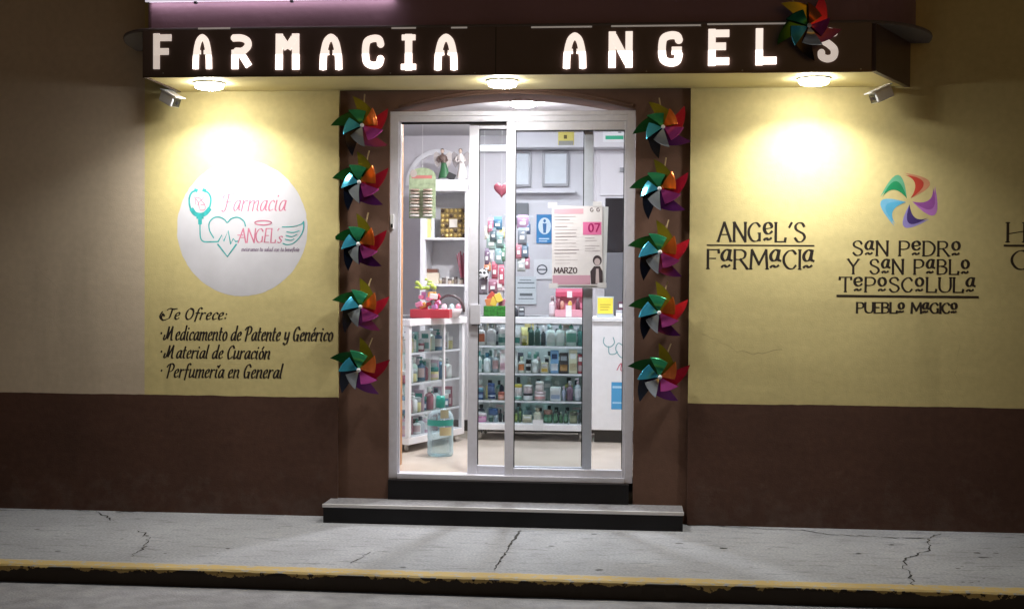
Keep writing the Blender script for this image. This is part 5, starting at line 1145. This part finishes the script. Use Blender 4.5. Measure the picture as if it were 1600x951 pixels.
for x0, y0, x1, y1, c, ds in HG:
    Yk = YC+.20-random.uniform(0, .03); a, b = P(x0, y1, Yk), P(x1, y0, Yk); t = thing('hanging_pack', ds+' hung on the counter rack', 'packet', ((a.x+b.x)/2, Yk, (a.z+b.z)/2))
    m = MB(); m.smooth = True; n_ = 5; vs = []
    for sgn in (-1, 1):
        for i in range(n_+1):
            for j in range(n_+1):
                u_, v_ = i/n_, j/n_; vs.append((a.x+(b.x-a.x)*u_, Yk+sgn*(.002+.014*math.sin(math.pi*u_)*math.sin(math.pi*v_)**.5), a.z+(b.z-a.z)*v_))
    N_ = (n_+1)**2; fs = []
    for s2 in (0, N_):
        for i in range(n_):
            for j in range(n_): fs.append((s2+i*(n_+1)+j, s2+(i+1)*(n_+1)+j, s2+(i+1)*(n_+1)+j+1, s2+i*(n_+1)+j+1))
    rim = [i*(n_+1) for i in range(n_+1)] + [n_*(n_+1)+j for j in range(1, n_+1)] + [i*(n_+1)+n_ for i in range(n_-1, -1, -1)] + [j for j in range(n_-1, 0, -1)]
    for k in range(len(rim)): fs.append((rim[k], rim[(k+1) % len(rim)], rim[(k+1) % len(rim)]+N_, rim[k]+N_))
    m.add(vs, fs); m.build('bag', pm(c, .25), t)
    MB().box(a.x+.004, b.x-.004, Yk-.002, Yk+.002, b.z+.0003, b.z+.022).build('header', pm((min(255, c[0]+40), min(255, c[1]+50), min(255, c[2]+50))), t)
    lb = MB(); lb.box(a.x+(b.x-a.x)*.25, b.x-(b.x-a.x)*.25, Yk-.0185, Yk-.0165, a.z+(b.z-a.z)*.35, a.z+(b.z-a.z)*.62); lb.build('label', pm((228, 226, 226)), t)
m = MB(); m.smooth = True; m.ball(P(756, 428, YC+.15), .042, .030, .042, 16, 10); bt_t = thing('patched_ball', 'black and white patched ball hanging left of the rack', 'ball', tuple(P(756, 428, YC+.15)))
bm2 = mat('patched', (.75, .75, .75), .4); nn = bm2.node_tree.nodes; vo = nn.new('ShaderNodeTexVoronoi'); vo.inputs['Scale'].default_value = 28; cr_ = nn.new('ShaderNodeValToRGB'); cr_.color_ramp.interpolation = 'CONSTANT'; cr_.color_ramp.elements[1].position = .4
cr_.color_ramp.elements[0].color = (.02, .02, .02, 1); cr_.color_ramp.elements[1].color = (.75, .75, .75, 1); tc_ = nn.new('ShaderNodeTexCoord'); bm2.node_tree.links.new(tc_.outputs['Object'], vo.inputs['Vector']); bm2.node_tree.links.new(vo.outputs['Distance'], cr_.inputs[0]); bm2.node_tree.links.new(cr_.outputs[0], nn['Principled BSDF'].inputs['Base Color'])
m.build('skin', bm2, bt_t); q = P(756, 428, YC+.15); m = MB(); m.tube([(q.x, q.y, q.z+.04), (q.x, q.y, ZC-.002)], .001, 5); m.build('cord', M_TRIM, bt_t)
# green sweet tray, pink display, yellow notice on the counter
YT = YC+.10
gt = thing('sweet_tray', 'green grass textured tray with yellow packets on the counter', 'tray', (PX(774, YT), YT, ZC0))
MB().box(PX(757, YT), PX(792, YT), YT-.05, YT+.06, ZC0, PZ(478, YT)).build('tray', mat('grass_green', (.02, .16, .015), .7, 0, .5, 60, .5, 90), gt, .004)
for px, py, c, an in ((772, 468, (225, 180, 50), 20), (779, 462, (235, 195, 60), -25), (764, 470, (215, 120, 60), -15), (784, 470, (190, 110, 130), 10), (768, 460, (200, 70, 60), 40)):
    q = P(px, py+3, YT+random.uniform(-.02, .03)); m = MB(); m.obox(q, .026, .008, .034, Matrix.Rotation(R(an), 3, 'Y')); m.build('packet', pm(c, .3), gt, .004)
pk = thing('cosmetics_display', 'small pink cardboard display of little bottles on the counter', 'display', (PX(887, YT), YT, ZC0))
a, b = PX(868, YT), PX(912, YT); zt_ = PZ(450, YT)
MB().box(a, b, YT+.05, YT+.058, ZC0, zt_).build('back_card', pm((225, 120, 150)), pk); MB().box(a, b, YT-.05, YT+.0495, ZC0, PZ(483, YT)).build('tray', pm((232, 150, 165)), pk, .002)
MB().box(a, b, YT+.02, YT+.0495, PZ(463, YT), PZ(455, YT)).build('header', pm((222, 70, 105)), pk, .002); MB().box(PX(886, YT), PX(894, YT), YT+.017, YT+.0195, PZ(464, YT), PZ(454, YT)).build('header_label', pm((238, 225, 228)), pk)
for px, c, k in ((873, (150, 70, 85), 'bottle'), (879, (215, 150, 130), 'jar'), (891, (225, 175, 70), 'jar'), (903, (110, 60, 75), 'bottle')):
    x = PX(px, YT); r = .017; m = MB(); m.smooth = True; z0 = PZ(482.6, YT); m.lathe([(r, 0), (r, .05), (r*.6, .06), (r*.6, .085 if k == 'bottle' else .066)], (x, YT, z0), n=12); m.build('little_bottle', pm(c, .25), pk)
MB().box(PX(885, YT), PX(894, YT), YT-.0525, YT-.0505, ZC0+.002, PZ(476, YT)).build('front_label', pm((240, 232, 235)), pk)
item('bottle', 'pale pink shouldered bottle left of the pink display', PX(863.5, YT), YT, ZC0, .052, PZ(462, YT)-ZC0, (215, 185, 190), (170, 150, 155), (232, 215, 220))
item('bottle', 'small dark bottle standing alone on the counter beside the stile', PX(806, YT), YT, ZC0, .045, .08, (60, 62, 70), (210, 215, 220))
item('box', 'dark small carton next to the lone dark bottle on the counter', PX(815, YT), YT+.03, ZC0, .045, .075, (70, 74, 82), WH, (150, 155, 165))
yn = thing('counter_notice', 'yellow notice in a clear stand on the white counter', 'notice', (PX(945, YT), YT, ZC0))
a, b = PX(934, YT), PX(958, YT); MB().box(a, b, YT, YT+.004, ZC0+.028, PZ(464, YT)).build('card', pm((240, 215, 40)), yn); MB().box(a-.006, b+.006, YT+.005, YT+.03, ZC0, PZ(462, YT)).build('stand', pm((185, 200, 210), .2), yn, .002)
m = MB()
for py in (474, 478, 482): m.box(PX(938, YT), PX(955-(py % 3)*2, YT), YT-.0012, YT-.0004, PZ(py+1, YT), PZ(py, YT))
m.build('text_lines', pm((150, 130, 30)), yn)
item('pot', 'white little tub beside the yellow notice on the white counter', PX(969, YT), YT, ZC0, .06, .055, (228, 228, 232), (190, 195, 205))
item('box', 'dark red little carton behind the white tub on the white counter', PX(972, YT+.12), YT+.12, ZC0, .06, .12, (110, 70, 90), WH, (170, 130, 150))
# ------------------------------------------------------------------ water jug on the floor
YJ = 1.05; g0 = G(688, 711, ZF); xj, yj = g0.x, g0.y
def jz(py): return PZ(py, yj, 688)
jg = thing('water_jug', 'large clear water bottle with teal cap and band on the shop floor', 'water bottle', (xj, yj, ZF))
rj = (PX(709, yj)-PX(668, yj))/2; zt_ = jz(636)
m = MB(); m.smooth = True; H_ = zt_-ZF
prof = [(rj*.90, .001), (rj, .02)] + [(rj*(1-.035*(k % 2)), .03+k*.028) for k in range(9)] + [(rj*.97, H_*.80), (rj*.90, H_*.86), (rj*.70, H_*.92), (rj*.42, H_*.965), (rj*.30, H_*.99), (rj*.30, H_)]
prof = [p for i, p in enumerate(prof) if i == 0 or p[1] > prof[i-1][1]]
m.lathe(prof, (xj, yj, ZF), n=28)
pet = bpy.data.materials.new('clear_blue_plastic'); pet.use_nodes = True; n_ = pet.node_tree.nodes; l_ = pet.node_tree.links; pb = n_['Principled BSDF']; pb.inputs['Base Color'].default_value = (.62, .78, .84, 1); pb.inputs['Roughness'].default_value = .12
tr_ = n_.new('ShaderNodeBsdfTransparent'); tr_.inputs[0].default_value = (.78, .88, .90, 1); lw = n_.new('ShaderNodeLayerWeight'); lw.inputs[0].default_value = .45; mr_ = n_.new('ShaderNodeMapRange'); mr_.inputs[3].default_value = .10; mr_.inputs[4].default_value = .9; l_.new(lw.outputs['Facing'], mr_.inputs['Value'])
mx_ = n_.new('ShaderNodeMixShader'); l_.new(mr_.outputs[0], mx_.inputs[0]); l_.new(tr_.outputs[0], mx_.inputs[1]); l_.new(pb.outputs[0], mx_.inputs[2]); l_.new(mx_.outputs[0], n_['Material Output'].inputs[0])
m.build('bottle', pet, jg)
m = MB(); m.smooth = True; m.lathe([(rj*.36, H_+.001), (rj*.36, jz(624)-ZF), (rj*.30, jz(618)-ZF)], (xj, yj, ZF), n=20); m.build('cap', pm((20, 160, 140), .35), jg)
def band(z0, z1, a0, a1, name, c, rr=1.02):
    m = MB(); m.smooth = True; k = 16; vs = []
    for zz in (z0, z1): vs += [(xj+rj*rr*math.sin(R(a0+(a1-a0)*i/k)), yj-rj*rr*math.cos(R(a0+(a1-a0)*i/k)), zz) for i in range(k+1)]
    m.add(vs, [(i, i+1, k+2+i, k+1+i) for i in range(k)]); return m.build(name, pm(c, .35), jg)
band(jz(663), jz(654), -70, 78, 'teal_band', (30, 165, 150)); band(jz(678), jz(665), 5, 62, 'paper_label', (190, 180, 130)); band(jz(651), jz(638), 8, 45, 'paper_label', (165, 165, 130))
